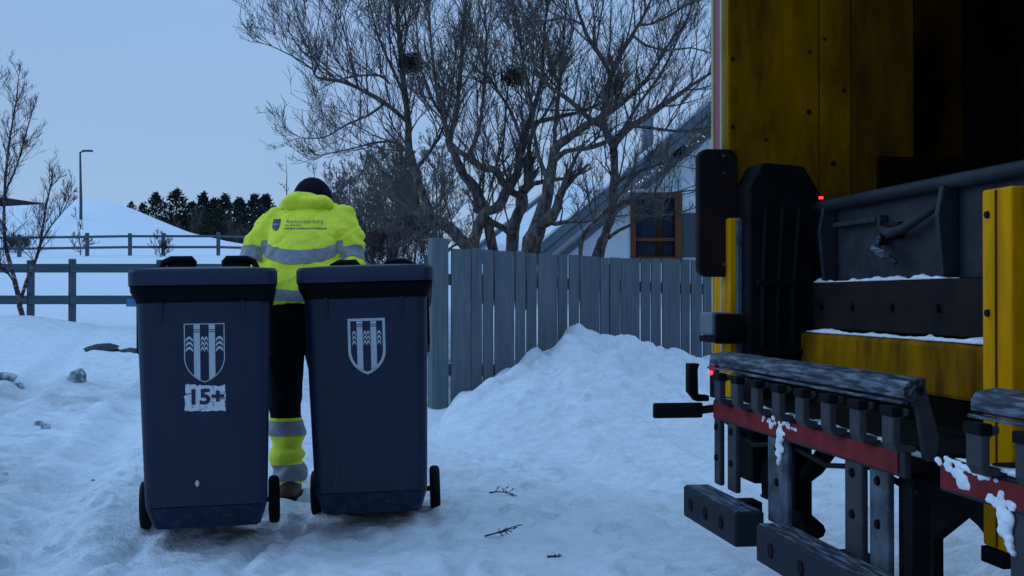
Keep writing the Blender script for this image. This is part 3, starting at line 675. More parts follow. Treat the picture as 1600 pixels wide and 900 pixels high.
pines = [(243, 372, 60, 'dark conifer standing leftmost at the end of the ridge'), (275, 372, 66, 'tall rounded conifer second from the left on the ridge'),
         (300, 376, 52, 'conifer left of the middle of the far row'), (318, 380, 68, 'tall conifer in the middle of the far row'), (334, 382, 62, 'conifer just right of the middle of the far row'),
         (351, 384, 70, 'pointed conifer of the far row above the fence end'), (374, 388, 68, 'conifer left of the worker in the far row'),
         (398, 390, 74, 'conifer close to the left of the worker'), (415, 392, 76, 'dark conifer partly behind the worker shoulder'), (222, 352, 30, 'small conifer tip showing over the hill'),
         (205, 340, 22, 'smallest conifer tip peeping over the hill'), (288, 380, 40, 'low conifer between the taller ones on the ridge')]
for i, (x, by, h, lab) in enumerate(pines):
    r = pine(x, by, 112+(i % 4)*3 if i != 9 and i != 10 else 128, h*1.12, 300+i); tag(r, lab, 'pine tree', 'conifers on the far ridge')
# the mass of leafless wood under the conifers: nobody could count it
def far_wood():
    RMIN[0] = .014; R = random.Random(77); mb = MB()
    for k in range(900):
        x = R.uniform(228, 440); Y = R.uniform(112, 126)
        by = np.interp(x, [228, 300, 370, 440], [358, 382, 402, 414]); h = R.uniform(24, 54)*(1 if x > 300 else .6 if x > 262 else .35)
        b = P(x, by, Y); H = h/FPX*Y
        grow(mb, b, Vector((R.gauss(0, .1), R.gauss(0, .1), 1)), H, .055, 0, R, .3, (6, 3), lmul=(.35, .6))
    o = mb.build('far_wood', M['twig']); tag(o, 'grey leafless thicket below the conifers on the ridge', 'wood', kind='stuff')
far_wood()

# ------------------------------------------------------------------ the white gabled house
def house():
    Y0 = 18.0; a = P(786, 436, Y0); r = empty('gable_house', (a.x, Y0, 0)); ox = a.x
    def H(px, py): p = P(px, py, Y0); return p.x-ox, p.z
    x0, z0 = H(800, 424); x1, z1 = H(1110, 166); sl_ = (z1-z0)/(x1-x0); ridge_x = x1+2.0; ridge_z = z0+(ridge_x-x0)*sl_
    far_x = 2*ridge_x-x0
    # gable wall with the window opening left out
    wx0, wz1 = H(985, 301); wx1, wz0 = H(1066, 404); wz0 -= .05
    roofz = lambda x: z0-.10+(x-x0)*sl_ if x < ridge_x else ridge_z-.10-(x-ridge_x)*sl_
    mb = MB()
    def wallp(poly): mb.prism(poly, 0.0, .25, lambda u, w, h: (u, h, w))
    wallp([(x0+.25, 0), (wx0, 0), (wx0, roofz(wx0)), (x0+.25, roofz(x0+.25))])
    wallp([(wx0, 0), (wx1, 0), (wx1, wz0), (wx0, wz0)])
    wallp([(wx0, wz1), (wx1, wz1), (wx1, roofz(wx1)), (wx0, roofz(wx0))])
    wallp([(wx1, 0), (far_x-.25, 0), (far_x-.25, roofz(far_x-.25)), (ridge_x, roofz(ridge_x)), (wx1, roofz(wx1))])
    mb.box(x0+.25, x0+.5, .25, 9, 0, roofz(x0+.25)); mb.box(far_x-.5, far_x-.25, .25, 9, 0, roofz(far_x-.25)); mb.box(x0+.5, far_x-.5, 8.75, 9, 0, 2.0)
    mb.build('wall', M['wallw'], r)
    mb = MB(); th = .14
    mb.prism([(x0-.35, z0-.35*sl_), (ridge_x, ridge_z), (far_x+.35, z0-.35*sl_), (far_x+.35, z0-.35*sl_-th), (ridge_x, ridge_z-th), (x0-.35, z0-.35*sl_-th)][::-1], -.30, 9.3, lambda u, w, h: (u, h, w))
    roof = mb.build('roof', M['fascia'], r)
    # rake boards on the gable edge, stepped
    for k, (dz, hh, y0, y1, nm) in enumerate(((.05, .15, -.36, -.303, 'rake_board'), (-.11, .12, -.340, -.303, 'rake_board'), (-.34, .10, -.055, -.004, 'rake_trim'))):
        for s in (0, 1):
            pts = [(x0-.4, z0-.4*sl_+dz), (ridge_x, ridge_z+dz), (ridge_x, ridge_z+dz-hh), (x0-.4, z0-.4*sl_+dz-hh)]
            if s: pts = [(2*ridge_x-p[0], p[1]) for p in pts]
            else: pts = pts[::-1]
            MB().prism(pts, y0, y1, lambda u, w, h: (u, h, w)).build(nm, M['fascia'], roof)
    sn = MB(); sn.prism([(x0-.3, z0-.3*sl_+.01), (ridge_x, ridge_z+.01), (ridge_x, ridge_z+.16), (x0-.2, z0-.3*sl_+.2)][::1], -.22, 9.2, lambda u, w, h: (u, h, w)); sn.build('roof_snow', M['snow_lump'], roof, bevel=.05)
    # window: frame, glass, transom, curtains
    wd = empty('window'); wd.parent = r
    fr = MB(); t = .075
    fr.box(wx0, wx1, -.03, .12, wz1-t, wz1); fr.box(wx0, wx1, -.03, .12, wz0, wz0+t); fr.box(wx0, wx0+t, -.03, .12, wz0+t, wz1-t); fr.box(wx1-t*1.4, wx1, -.03, .12, wz0+t, wz1-t)
    fr.build('frame', M['brown'], wd, bevel=.006)
    zz = wz0+(wz1-wz0)*.30; MB().box(wx0+t, wx1-t*1.4, 0, .06, zz, zz+.05).build('transom', M['brown'], wd, bevel=.004)
    MB().box(wx0+t, wx1-t*1.4, .065, .075, wz0+t, wz1-t).build('pane', M['glass'], wd)
    MB().box(wx0+.02, wx1-.02, -.06, .0, wz1+.002, wz1+.05).build('lintel', M['wallw'], wd)
    cu = MB(); n = 24
    for (cx0, cx1) in ((wx0+t+.02, wx0+t+.28), (wx1-t*1.4-.16, wx1-t*1.4-.01)):
        ring = [(cx0+(cx1-cx0)*i/n, .05+.008*math.sin(i*1.9)) for i in range(n+1)]
        cu.add([(p[0], p[1], wz0+t+.004) for p in ring]+[(p[0], p[1], wz1-t-.004) for p in ring], [(i, i+1, n+2+i, n+1+i) for i in range(n)])
    cu.build('curtain', M['curtain'], wd)
    sx0, sz1 = H(1067, 333); sx1, sz0 = H(1088, 402)
    sh = MB(); sh.box(sx0, sx1, -.05, -.003, sz0, sz1); sh.build('shutter', M['steel_lamp'], r, bevel=.006)
    # round wall lamp under the rake
    lx, lz = H(1059, 236)
    mb = MB(); mb.ell((lx, -.12, lz), (.11, .11, .12)); mb.box(lx-.05, lx+.05, -.10, -.003, lz-.03, lz+.08); mb.build('wall_lamp', M['steel_black'], r, True)
    # flue pipe with cap
    cx, cz = H(1033, 134)
    mb = MB(); mb.tube([(cx+.25, 4.0, cz-.6), (cx+.25, 4.0, cz+.12)], .10, 10); mb.build('flue', M['fascia'], roof, True)
    # fairy lights along the rake
    R = random.Random(5)
    ln = empty('light_string', (ox, Y0, 0))
    for k in range(46):
        t = (k+R.uniform(-.3, .3))/46; px = 868+t*(1104-868); py = 382-t*(382-206)
        x, z = H(px+R.uniform(-2, 2), py+R.uniform(-3, 5)); mb = MB(); mb.ell((x, -.075-.02, z), (.008, .008, .010), 6, 4); mb.build('bulb', M['bulb_red'] if R.random() < .12 else M['bulb'], ln)
    cab = MB(); c0 = H(868, 382); c1 = H(1104, 206)
    cab.tube([(c0[0]+(c1[0]-c0[0])*i/30, -.075, c0[1]+(c1[1]-c0[1])*i/30+.02*math.sin(i*2.1)) for i in range(31)], .004, 4); cab.build('cable', M['steel_black'], ln)
    tag(ln, 'string of tiny bluish fairy lights under the sloping roof edge', 'string lights')
    tag(r, 'white gabled house with grey roof edge and brown window', 'house')
    # lower roof wing behind, its edge parallel
    # (its snowy slope faces the drive)
    Y1 = 21.0; b = P(745, 400, Y1); r2 = empty('house_wing', (b.x, Y1, 0)); oz = lambda px, py: (P(px, py, Y1).x-b.x, P(px, py, Y1).z)
    A = P(741, 394, 21.0)-Vector((b.x, Y1, 0)); Bq = P(862, 297, 26.0)-Vector((b.x, Y1, 0)); dx = 7.0
    C_ = Vector((A.x+dx, Bq.y, Bq.z)); D_ = Vector((A.x+dx, A.y, A.z)); up = Vector((0, 0, .17)); dn = Vector((0, 0, -.20))
    q = [(0, 3, 2, 1), (4, 5, 6, 7), (0, 1, 5, 4), (1, 2, 6, 5), (2, 3, 7, 6), (3, 0, 4, 7)]
    ins = [Vector((.16, 0, 0)), Vector((0, 0, 0)), Vector((0, 0, 0)), Vector((.16, 0, 0))]
    L4 = [A, D_, C_, Bq]
    mb = MB(); mb.add([p+dn for p in L4]+L4, q); rf = mb.build('roof', M['fascia'], r2)
    mb = MB(); mb.add([p+i_+Vector((0, .05, .004)) for p, i_ in zip(L4, ins)]+[p+i_*1.4+up+Vector((0, .12, 0)) for p, i_ in zip(L4, ins)], q); mb.build('roof_snow', M['snow'], rf, bevel=.04)
    mb = MB(); e_ = (Bq-A).normalized()
    mb.add([A+Vector((-.06, 0, .05)), A+Vector((-.005, 0, .05)), A+Vector((-.005, 0, -.26)), A+Vector((-.06, 0, -.26)), Bq+Vector((-.06, 0, .05)), Bq+Vector((-.005, 0, .05)), Bq+Vector((-.005, 0, -.26)), Bq+Vector((-.06, 0, -.26))],
           [(0, 1, 2, 3), (7, 6, 5, 4), (0, 4, 5, 1), (1, 5, 6, 2), (2, 6, 7, 3), (3, 7, 4, 0)]); mb.build('rake_board', M['fascia'], rf)
    mb = MB(); mb.add([(A.x+.9, A.y+.3, 0), (A.x+dx-.3, A.y+.3, 0), (A.x+dx-.3, A.y+.3, A.z-.14), (A.x+.9, A.y+.3, A.z-.14), (Bq.x+.5, Bq.y, 0), (A.x+dx-.3, Bq.y, 0), (A.x+dx-.3, Bq.y, Bq.z-.25), (Bq.x+.5, Bq.y, Bq.z-.25)],
           [(0, 1, 2, 3), (7, 6, 5, 4), (0, 4, 5, 1), (1, 5, 6, 2), (3, 7, 4, 0)]); mb.build('wall', M['wallw'], r2)
    tag(r2, 'lower roof of the house wing seen between the willow trunks', 'house')
house()

# ------------------------------------------------------------------ wheeled bins
def rrect(x0, x1, y0, y1, r, z, n=5):
    pts = []
    for cx, cy, a0 in ((x1-r, y0+r, -90), (x1-r, y1-r, 0), (x0+r, y1-r, 90), (x0+r, y0+r, 180)):
        for i in range(n+1):
            a = math.radians(a0+90*i/n); zz = z(cy+r*math.sin(a)) if callable(z) else z
            pts.append(Vector((cx+r*math.cos(a), cy+r*math.sin(a), zz)))
    return pts
FRONT = lambda z: -.535-.085*(z-.10)/.82          # the bin's front face, leaning out towards the lid
def shield(parent, cz, w, h, border, cx=0.0):
    """pale printed shield: outline, two pillars, three rows of waves"""
    def half(t):                                   # half width at depth t (0 top, 1 tip)
        return 1.0 if t < .58 else max(0, 1-((t-.58)/.42)**2.0)**.72
    fn = lambda a, b, hh: (cx+a, FRONT(cz+b)-hh, cz+b)
    N = 22; prof = [(half(i/N)*w/2, h/2-h*i/N) for i in range(N+1)]
    out = prof+[(-a, b) for a, b in prof[::-1][1:]]
    inn = [(a*(1-border*2/w), b*(1-border*2/h*.9)) for a, b in out]
    mb = MB(); n = len(out)
    def strip(poly_a, poly_b):
        k = len(poly_a)
        for i in range(k-1):
            q = [poly_a[i], poly_a[i+1], poly_b[i+1], poly_b[i]]
            mb.add([fn(a, b, .0022) for a, b in q], [(0, 1, 2, 3)])
    strip(out+[out[0]], inn+[inn[0]])
    bot = lambda x: h/2-h*max(t/60 for t in range(61) if half(t/60)*w/2 >= abs(x))
    pw = w*.155
    for pc in (-w*.185, w*.185):
        top = h/2-border
        cuts = [(top, h*.5-h*.10), (h*.5-h*.115, h*.5-h*.135), (h*.5-h*.15, None)] if True else []
        for z1, z0 in cuts:
            if z0 is None:
                xs = [pc-pw/2+pw*i/5 for i in range(6)]
                mb.add([fn(x, z1, .0022) for x in xs]+[fn(x, bot(x)+border*.3, .0022) for x in xs], [(i, i+6, i+7, i+1) for i in range(5)])
            else: mb.add([fn(pc-pw/2, z1, .0022), fn(pc-pw/2, z0, .0022), fn(pc+pw/2, z0, .0022), fn(pc+pw/2, z1, .0022)], [(0, 1, 2, 3)])
    for (a, b, humps) in ((-w/2+border*1.6, -w*.185-pw/2-.003, 1), (-w*.185+pw/2+.003, w*.185-pw/2-.003, 2), (w*.185+pw/2+.003, w/2-border*1.6, 1)):
        for k in range(3):
            zc = h*.5-h*(.27+.085*k); n_ = 10*humps
            up_ = []; lo = []
            for i in range(n_+1):
                t = i/n_; x = a+(b-a)*t; y = zc+.012*abs(math.sin(math.pi*humps*t))*(w/.157)
                up_.append((x, y)); lo.append((x, y-h*.045))
            strip(lo, up_)
    o = mb.build('emblem', M['decal'], parent); return o

def text_mesh(body, size, bold=0.0):
    c = bpy.data.curves.new('t', 'FONT'); c.body = body; c.size = size; c.align_x = 'CENTER'; c.align_y = 'CENTER'; c.offset = bold; c.resolution_u = 3
    o = bpy.data.objects.new('t', c); COL.objects.link(o); me = baked(o); bpy.data.objects.remove(o); return me

def make_bin(label, loc, yaw, tilt, roll, emblem_border, number):
    r = empty('wheeled_bin', loc); r.rotation_mode = 'XYZ'
    r.rotation_euler = (Matrix.Rotation(yaw, 3, 'Z') @ Matrix.Rotation(-tilt, 3, 'X') @ Matrix.Rotation(roll, 3, 'Y')).to_euler()
    B = MB(); secs = []
    # foot, bevelled lower front, leaning walls, flared rim
    for z, w, yb, rad, fy in ((.030, .40, .02, .03, -.455), (.036, .42, .03, .035, -.470), (.115, .472, .055, .04, None), (.135, .476, .06, .042, None), (.3, .487, .07, .045, None),
                          (.5, .499, .08, .046, None), (.7, .511, .09, .047, None), (.93, .522, .10, .048, None)):
        secs.append(rrect(-w/2, w/2, FRONT(z) if fy is None else fy, yb, rad, z))
    B.loft(secs)
    body = B.build('body', M['bin'], r, True)
    em = body.modifiers.new('e', 'EDGE_SPLIT'); em.split_angle = math.radians(28)
    F = MB(); F.loft([rrect(-w/2, w/2, fy, yb, rad, z) for z, w, yb, rad, fy in ((.882, .524, .102, .048, -.6195), (.895, .534, .106, .05, -.628), (.925, .566, .115, .05, -.652), (.946, .570, .117, .05, -.654), (.947, .54, .10, .045, -.63))], caps=False)
    F.build('rim_flange', M['bin_dark'], r, True)  # black colour stands in for the shade under the lid
    # the scuffed lower lip of the front
    S = MB(); S.add([(-.195, -.472, .030), (.195, -.472, .030), (.218, -.540, .112), (-.218, -.540, .112)], [(0, 1, 2, 3)])
    S.build('scuffed_lip', M['scuff'], r)
    # ribs under the rim
    for sx in (-.165, .15): MB().prism([(FRONT(.83)+.002, .80), (-.636, .885), (FRONT(.88)+.002, .885)][::-1], sx-.005, sx+.005, lambda a, b, h: (h, a, b)).build('rib', M['bin'], r)
    for sx in (-1, 1): MB().box(sx*.262-.006, sx*.262+.006, -.50, .04, .70, .90).build('side_rib', M['bin_dark'], r, bevel=.003)
    # lid: skirt and gently domed top rising to the hinge
    ztop = lambda y: 1.005+.055*(y+.66)/.80
    L = MB()
    L.loft([rrect(-.288, .288, -.664, .125, .045, lambda y: ztop(y)-.062), rrect(-.289, .289, -.666, .128, .045, lambda y: ztop(y)-.012),
            rrect(-.281, .281, -.658, .12, .042, lambda y: ztop(y)), rrect(-.20, .20, -.56, .05, .08, lambda y: ztop(y)+.012), rrect(-.1, .1, -.4, -.1, .06, lambda y: ztop(y)+.014)])
    lid = L.build('lid', M['bin'], r, True); em = lid.modifiers.new('e', 'EDGE_SPLIT'); em.split_angle = math.radians(35)
    # grips at the hinge side
    for s in (-1, 1):
        g = MB(); x0 = .068; x1 = .215 if number else .205
        for yy in (.155,):
            hz = 1.145 if number else 1.130
            pts = [(s*x0, yy, 1.075), (s*x0, yy, hz-.010), (s*(x0+.01), yy, hz), (s*(x1-.045), yy, hz), (s*(x1-.012), yy, hz-.014), (s*x1, yy, hz-.04), (s*x1, yy, 1.075)]
            g.tube(pts, [.011, .014, .017, .017, .016, .013, .011], 8)
        g.box(min(s*x0, s*(x1-.03)), max(s*x0, s*(x1-.03)), .148, .162, 1.08, hz)
        g.box(min(s*.05, s*.22), max(s*.05, s*.22), .10, .15, 1.04, 1.085)
        g.build('handle', M['bin_dark'], r, True)
    MB().tube([(-.25, .135, 1.055), (.25, .135, 1.055)], .014, 8).build('hinge_bar', M['bin_dark'], r, True)
    # axle and wheels
    MB().tube([(-.285, 0, .1), (.285, 0, .1)], .011, 8).build('axle', M['steel_black'], r, True)
    for s in (-1, 1):
        w = MB(); rings = []
        for xx, rr in ((-.022, .062), (-.024, .082), (-.020, .094), (-.010, .100), (.010, .100), (.020, .094), (.024, .082), (.022, .062)):
            rings.append([Vector((s*.273+xx, rr*math.cos(2*math.pi*j/28), .1+rr*math.sin(2*math.pi*j/28))) for j in range(28)])
        rings.append(rings[0]); w.loft(rings, caps=False)
        wh = w.build('wheel', M['rubber'], r, True)
        h = MB(); h.tube([(s*.273-.020, 0, .1), (s*.273-.012, 0, .1), (s*.273+.012, 0, .1), (s*.273+.020, 0, .1)], [.02, .065, .065, .02], 20)
        for k in range(5):
            a = k*2*math.pi/5; h.box(-.019, .019, -.008, .008, .02, .06, Matrix.Translation((s*.273, 0, .1)) @ Matrix.Rotation(a, 4, 'X'))
        h.build('rim', M['bin_dark'], wh)
    shield(r, .690, .157, .222, emblem_border)
    if number:
        R = random.Random(3); zc = .522; hw = .079; hh = .050; poly = []
        for (ax, az, bx, bz, n) in ((-hw, -hh, hw, -hh, 14), (hw, -hh, hw, hh*.9, 9), (hw, hh*.9, -hw+.004, hh, 14), (-hw+.004, hh, -hw, -hh, 9)):
            for i in range(n):
                t = i/n; poly.append((ax+(bx-ax)*t+R.gauss(0, .0016), az+(bz-az)*t+R.gauss(0, .0022)))
        p = MB(); nn = len(poly); p.add([(0, FRONT(zc)-.0018, zc)]+[(a, FRONT(zc+b)-.0018, zc+b) for a, b in poly], [(0, 1+i, 1+(i+1) % nn) for i in range(nn)])
        patch = p.build('paint_patch', M['paint_patch'], r)
        me = text_mesh('15+', .090, .0035)
        for v in me.vertices: v.co = (v.co.x*1.0+.004, FRONT(zc+v.co.y)-.0036, zc+v.co.y*.86)
        link('number', me, M['ink'], patch)
        c = MB()
        for (x0, z0, x1, z1) in ((-.079, .012, -.045, .016), (-.02, -.05, -.022, -.02), (.03, .05, .034, .02), (.05, -.01, .079, -.006)):
            c.add([(x0, FRONT(zc+z0)-.003, zc+z0), (x1, FRONT(zc+z1)-.003, zc+z1), (x1+.001, FRONT(zc+z1)-.003, zc+z1+.0035), (x0+.001, FRONT(zc+z0)-.003, zc+z0+.003)], [(0, 1, 2, 3)])
        c.build('crack', M['ink'], patch)
        d = MB(); d.ell((-.035, FRONT(.20)-.001, .20), (.009, .004, .012), 8, 6); d.build('bird_dropping', M['decal'], r, True)
    else:
        c = MB(); zz = [.14, .22, .30, .38, .46]
        c.add([(-.155+.01*i, FRONT(z)-.0016, z) for i, z in enumerate(zz)]+[(-.155+.01*i+.014*(1-i/4.2), FRONT(z)-.0016, z) for i, z in enumerate(zz)], [(i, i+5, i+6, i+1) for i in range(4)])
        c.build('crease', M['ink'], r)  # flat dark strip painting the shade in a dent
    R = random.Random(41 if number else 43); sc = MB()
    for k in range(34):
        x = R.uniform(-.20, .20); z = .13+.7*R.random()**2.2; L_ = R.uniform(.01, .055); a = R.choice((0, 1.57))+R.gauss(0, .35); w_ = R.uniform(.0006, .0016)
        dx, dz = math.cos(a)*L_/2, math.sin(a)*L_/2; nx, nz = -math.sin(a)*w_, math.cos(a)*w_
        sc.add([(x-dx, FRONT(z-dz)-.0014, z-dz), (x+nx, FRONT(z+nz)-.0014, z+nz), (x+dx, FRONT(z+dz)-.0014, z+dz), (x-nx, FRONT(z-nz)-.0014, z-nz)], [(0, 3, 2, 1)])
    sc.build('scratches', M['scratch'], r)['kind'] = 'stuff'
    tag(r, label, 'wheelie bin', 'bins pulled by the worker'); return r
def snow_crust(name, p0, p1, w, h, seed, parent=None, n=26, label=None, m='snow_lump', thin=.25):
    R = random.Random(seed); p0 = Vector(p0); p1 = Vector(p1); d = (p1-p0).normalized(); sd_ = Vector((-d.y, d.x, 0)).normalized()
    rings = []
    for i in range(n+1):
        t = i/n; c = p0.lerp(p1, t); k = max(thin, min(1.3, .75+float(fbm(np.array([t*n*.35+seed]), np.array([seed*1.7]), 3, 9)[0])*1.9)); k *= min(1, 8*t+.1, 8*(1-t)+.1)
        ring = []
        for j in range(8):
            a = math.pi*2*j/8; ring.append(c+sd_*(w/2*k*math.cos(a)*R.uniform(.8, 1.15))+Vector((0, 0, max(-.1, math.sin(a))*h*k*R.uniform(.8, 1.2))))
        rings.append(ring)
    mb = MB(); mb.loft(rings); return mb.build(name, M[m], parent, True)

bz1 = gz(-1.333, 5.418); bz2 = gz(-.661, 5.739)
bin1 = make_bin('dark blue wheeled bin with a white painted number patch under its shield', (-1.318, 5.418, bz1-.014), math.radians(12), math.radians(6), math.radians(-.9), .0035, True); bin1.scale = (1, 1, 1.048)
bin2 = make_bin('dark blue wheeled bin with only a shield on its front, nearer the fence', (-.628, 5.739, bz2-.036), math.radians(4), math.radians(6.6), math.radians(-1.7), .011, False); bin2.scale = (1, 1, 1.062)

# ------------------------------------------------------------------ the worker
def limb(mb, pts, rad, n=14, squash=1.0):
    """tapered limb with rounded ends"""
    P0 = Vector(pts[0]); P1 = Vector(pts[1]); d = (P0-P1).normalized(); Pn = Vector(pts[-1]); Pm = Vector(pts[-2]); e_ = (Pn-Pm).normalized()
    pp = [P0+d*rad[0]*.9, P0+d*rad[0]*.55]+[Vector(p) for p in pts]+[Pn+e_*rad[-1]*.55, Pn+e_*rad[-1]*.9]
    rr = [rad[0]*.35, rad[0]*.82]+list(rad)+[rad[-1]*.82, rad[-1]*.35]
    mb.tube(pp, rr, n)
def worker():
    gx_, gy_ = -1.055, 6.12; g0 = gz(gx_, gy_)-.005
    r = empty('person', (gx_, gy_, g0)); dz = -g0
    # joints, person frame: x right, y ahead (away from the camera)
    hipL = Vector((-.085, .00, .93)); hipR = Vector((.095, .02, .93)); knL = Vector((-.075, .05, .51)); anL = Vector((-.045, -.03, .10))
    knR = Vector((.12, .24, .52)); anR = Vector((.11, .36, .11))
    shL = Vector((-.195, .24, 1.378)); shR = Vector((.208, .24, 1.400)); elL = Vector((-.245, .05, 1.155)); elR = Vector((.245, .08, 1.155))
    wrL = Vector((-.205, -.34, 1.062)); wrR = Vector((.20, -.15, 1.062)); neck = Vector((.02, .29, 1.44)); head = Vector((.010, .365, 1.508))
    # body: one continuous figure
    b = MB(); limb(b, [hipL, knL, anL], [.075, .052, .036]); limb(b, [hipR, knR, anR], [.075, .052, .036])
    limb(b, [anL+Vector((0, -.03, -.06)), anL+Vector((-.01, .14, -.075))], [.035, .03]); limb(b, [anR+Vector((0, -.03, -.06)), anR+Vector((0, .14, -.075))], [.035, .03])
    for (c, w, d_, hh) in ((Vector((0, .01, .97)), .15, .10, .12), (Vector((0, .06, 1.12)), .135, .09, .13), (Vector((0, .17, 1.27)), .14, .075, .13), (Vector((.005, .23, 1.33)), .14, .05, .06)):
        b.ell(c, (w, d_, hh), 18, 10)
    limb(b, [shL+Vector((.045, 0, -.03)), elL, wrL], [.036, .036, .028]); limb(b, [shR+Vector((-.045, 0, -.03)), elR, wrR], [.036, .036, .028])
    limb(b, [neck-Vector((0, -.03, .05)), head-Vector((0, -.02, .02))], [.045, .045])
    Rh = Matrix.Rotation(math.radians(38), 3, 'X') @ Matrix.Rotation(math.radians(6), 3, 'Y')
    hm = lambda x, y, z: head+(Rh.inverted() @ Vector((x, y, z)))
    b.ell(head, (.075, .095, .108), 20, 14, Rh.inverted())
    b.ell(hm(0, .03, -.075), (.05, .055, .05), 14, 8, Rh.inverted())             # jaw
    b.ell(hm(0, .10, -.02), (.012, .02, .022), 8, 6, Rh.inverted())              # nose
    for s in (-1, 1): b.ell(hm(s*.077, -.005, -.015), (.010, .02, .032), 8, 6, Rh.inverted())
    for wr, el, s in ((wrL, elL, -1), (wrR, elR, 1)):                             # hands closed round the bin handles
        d = (wr-el).normalized(); side = Vector((1, 0, 0)); side = (side-d*side.dot(d)).normalized(); dn = d.cross(side); dn = dn if dn.z < 0 else -dn
        limb(b, [wr, wr+d*.05, wr+d*.085], [.026, .036, .036])
        for k in range(4):
            o_ = side*((k-1.5)*.021); ln = (.9, 1.0, .96, .8)[k]
            q0 = wr+d*.085+o_; q1 = q0+d*.038*ln; q2 = q1+(d*.25+dn)*.028*ln; q3 = q2+(dn*.6-d*.75)*.024*ln
            b.tube([q0, q1, q2, q3], [.0105, .010, .0095, .008], 8)
        t0 = wr+d*.03+side*(-s*.03); t1 = t0+(side*(-s)*.55+d*.5+dn*.5).normalized()*.038; t2 = t1+(d*.7+dn*.7).normalized()*.028
        b.tube([t0, t1, t2], [.013, .012, .009], 8)
    link('body', remeshed(b, .008, 2), M['skin'], r, True)
    # gloves over the hands
    # eyes and mouth, on the far side of the bowed head
    for s in (-1, 1): MB().ell(hm(s*.030, .088, .008), (.012, .008, .008), 8, 6).build('eye', M['glove'], r, True)
    MB().ell(hm(0, .088, -.062), (.024, .007, .006), 10, 6).build('mouth', M['boot'], r, True)
    # jacket
    j = MB(); rings = []
    for (y, z, hw, hd, cx, lean) in ((.00, .955, .190, .140, 0, .10), (.005, .985, .196, .145, 0, .12), (.02, 1.05, .194, .142, 0, .22), (.06, 1.13, .194, .140, 0, .3), (.11, 1.21, .205, .140, 0, .4),
                                   (.165, 1.29, .214, .135, .0, .45), (.21, 1.355, .215, .120, .005, .5), (.245, 1.408, .185, .100, .008, .5), (.275, 1.445, .105, .085, .012, .5), (.29, 1.475, .075, .072, .016, .5)):
        rings.append([Vector((cx+hw*math.copysign(abs(math.cos(2*math.pi*k/28))**.85, math.cos(2*math.pi*k/28)), y+hd*math.sin(2*math.pi*k/28), z-lean*hd*math.sin(2*math.pi*k/28)*.5)) for k in range(28)])
    j.loft(rings)
    limb(j, [shL+Vector((.03, 0, 0)), shL.lerp(elL, .5)+Vector((-.016, 0, 0)), elL+Vector((-.012, .01, .0)), elL.lerp(wrL, .55), wrL+(elL-wrL)*.06], [.084, .071, .063, .056, .046], 16)
    limb(j, [shR+Vector((-.03, 0, 0)), shR.lerp(elR, .5)+Vector((.016, 0, 0)), elR+Vector((.012, .01, .0)), elR.lerp(wrR, .55), wrR+(elR-wrR)*.06], [.084, .071, .063, .056, .046], 16)
    def wr_j(co):
        x, y, z = co.T
        w = .006*fbm(x*9+z*4, z*14-x*3, 3, 7)*2+.006*np.sin(z*70+x*22+8*fbm(x*6, z*6, 2, 15))*sstep(.14, .24, np.abs(x))
        w = w-.013*np.maximum(.10-np.abs(fbm(x*5+z*3, z*7-x*4, 2, 57)), 0)/.10*.55-.010*np.maximum(.08-np.abs(fbm(x*11-z*5, z*9+x*6, 2, 59)), 0)/.08*.6
        w = w+.007*fbm(x*20, z*7+y*6, 3, 31)*2-.013*np.exp(-((np.abs(x)-.185-.05*(1.3-z))/.012)**2)*sstep(1.34, 1.28, z)*sstep(1.02, 1.08, z)
        return w
    jm = remeshed(j, .0105, 3, wr_j)
    jk = link('jacket', jm, M['hivis'], r, True)
    # hood lying on the neck
    h = MB(); Rr = Matrix.Rotation(math.radians(-20), 3, 'X')
    h.ell((.005, .215, 1.468), (.118, .075, .042), 20, 10, Rr); h.ell((-.055, .215, 1.475), (.075, .075, .044), 16, 8, Rr); h.ell((.07, .235, 1.475), (.07, .075, .045), 16, 8, Rr)
    h.ell((-.02, .235, 1.506), (.092, .065, .026), 16, 8, Rr)
    limb(h, [(-.12, .27, 1.45), (-.10, .36, 1.47), (-.04, .43, 1.45)], [.04, .042, .03]); limb(h, [(.13, .28, 1.45), (.13, .36, 1.45), (.10, .43, 1.43)], [.04, .035, .03])
    link('hood', remeshed(h, .008, 4, lambda co: .012*fbm(co[:, 0]*14, co[:, 2]*24+co[:, 1]*9, 3, 3)), M['hivis'], jk, True)
    # reflective bands: slices of the jacket's own skin, lifted off it
    def slice_band(src, keep, planes, name, m, parent, off=.004):
        bm = bmesh.new(); bm.from_mesh(src)
        for co, no in planes:
            bmesh.ops.bisect_plane(bm, geom=bm.verts[:]+bm.edges[:]+bm.faces[:], plane_co=co, plane_no=no, clear_outer=True)
        bmesh.ops.delete(bm, geom=[f for f in bm.faces if not keep(f.calc_center_median())], context='FACES')
        bm.normal_update()
        for v in bm.verts: v.co += v.normal*off
        me = bpy.data.meshes.new(name); bm.to_mesh(me); bm.free()
        return link(name, me, m, parent, True)
    def band_at(px_y, Yd): return CAM_H-(px_y-HOR)/FPX*Yd-g0
    tl = Vector((0, -.42, 1)).normalized()
    torso = lambda c: abs(c.x) < .205+.02*(c.z-1.2) and c.y < .4
    for (zt, zb) in ((1.208, 1.156), (1.050, 1.000)):
        yy = -.03
        slice_band(jm, torso, [(Vector((0, yy-.05, zt)), tl), (Vector((0, yy-.05, zb)), -tl)], 'reflective_band', M['reflect'], jk)
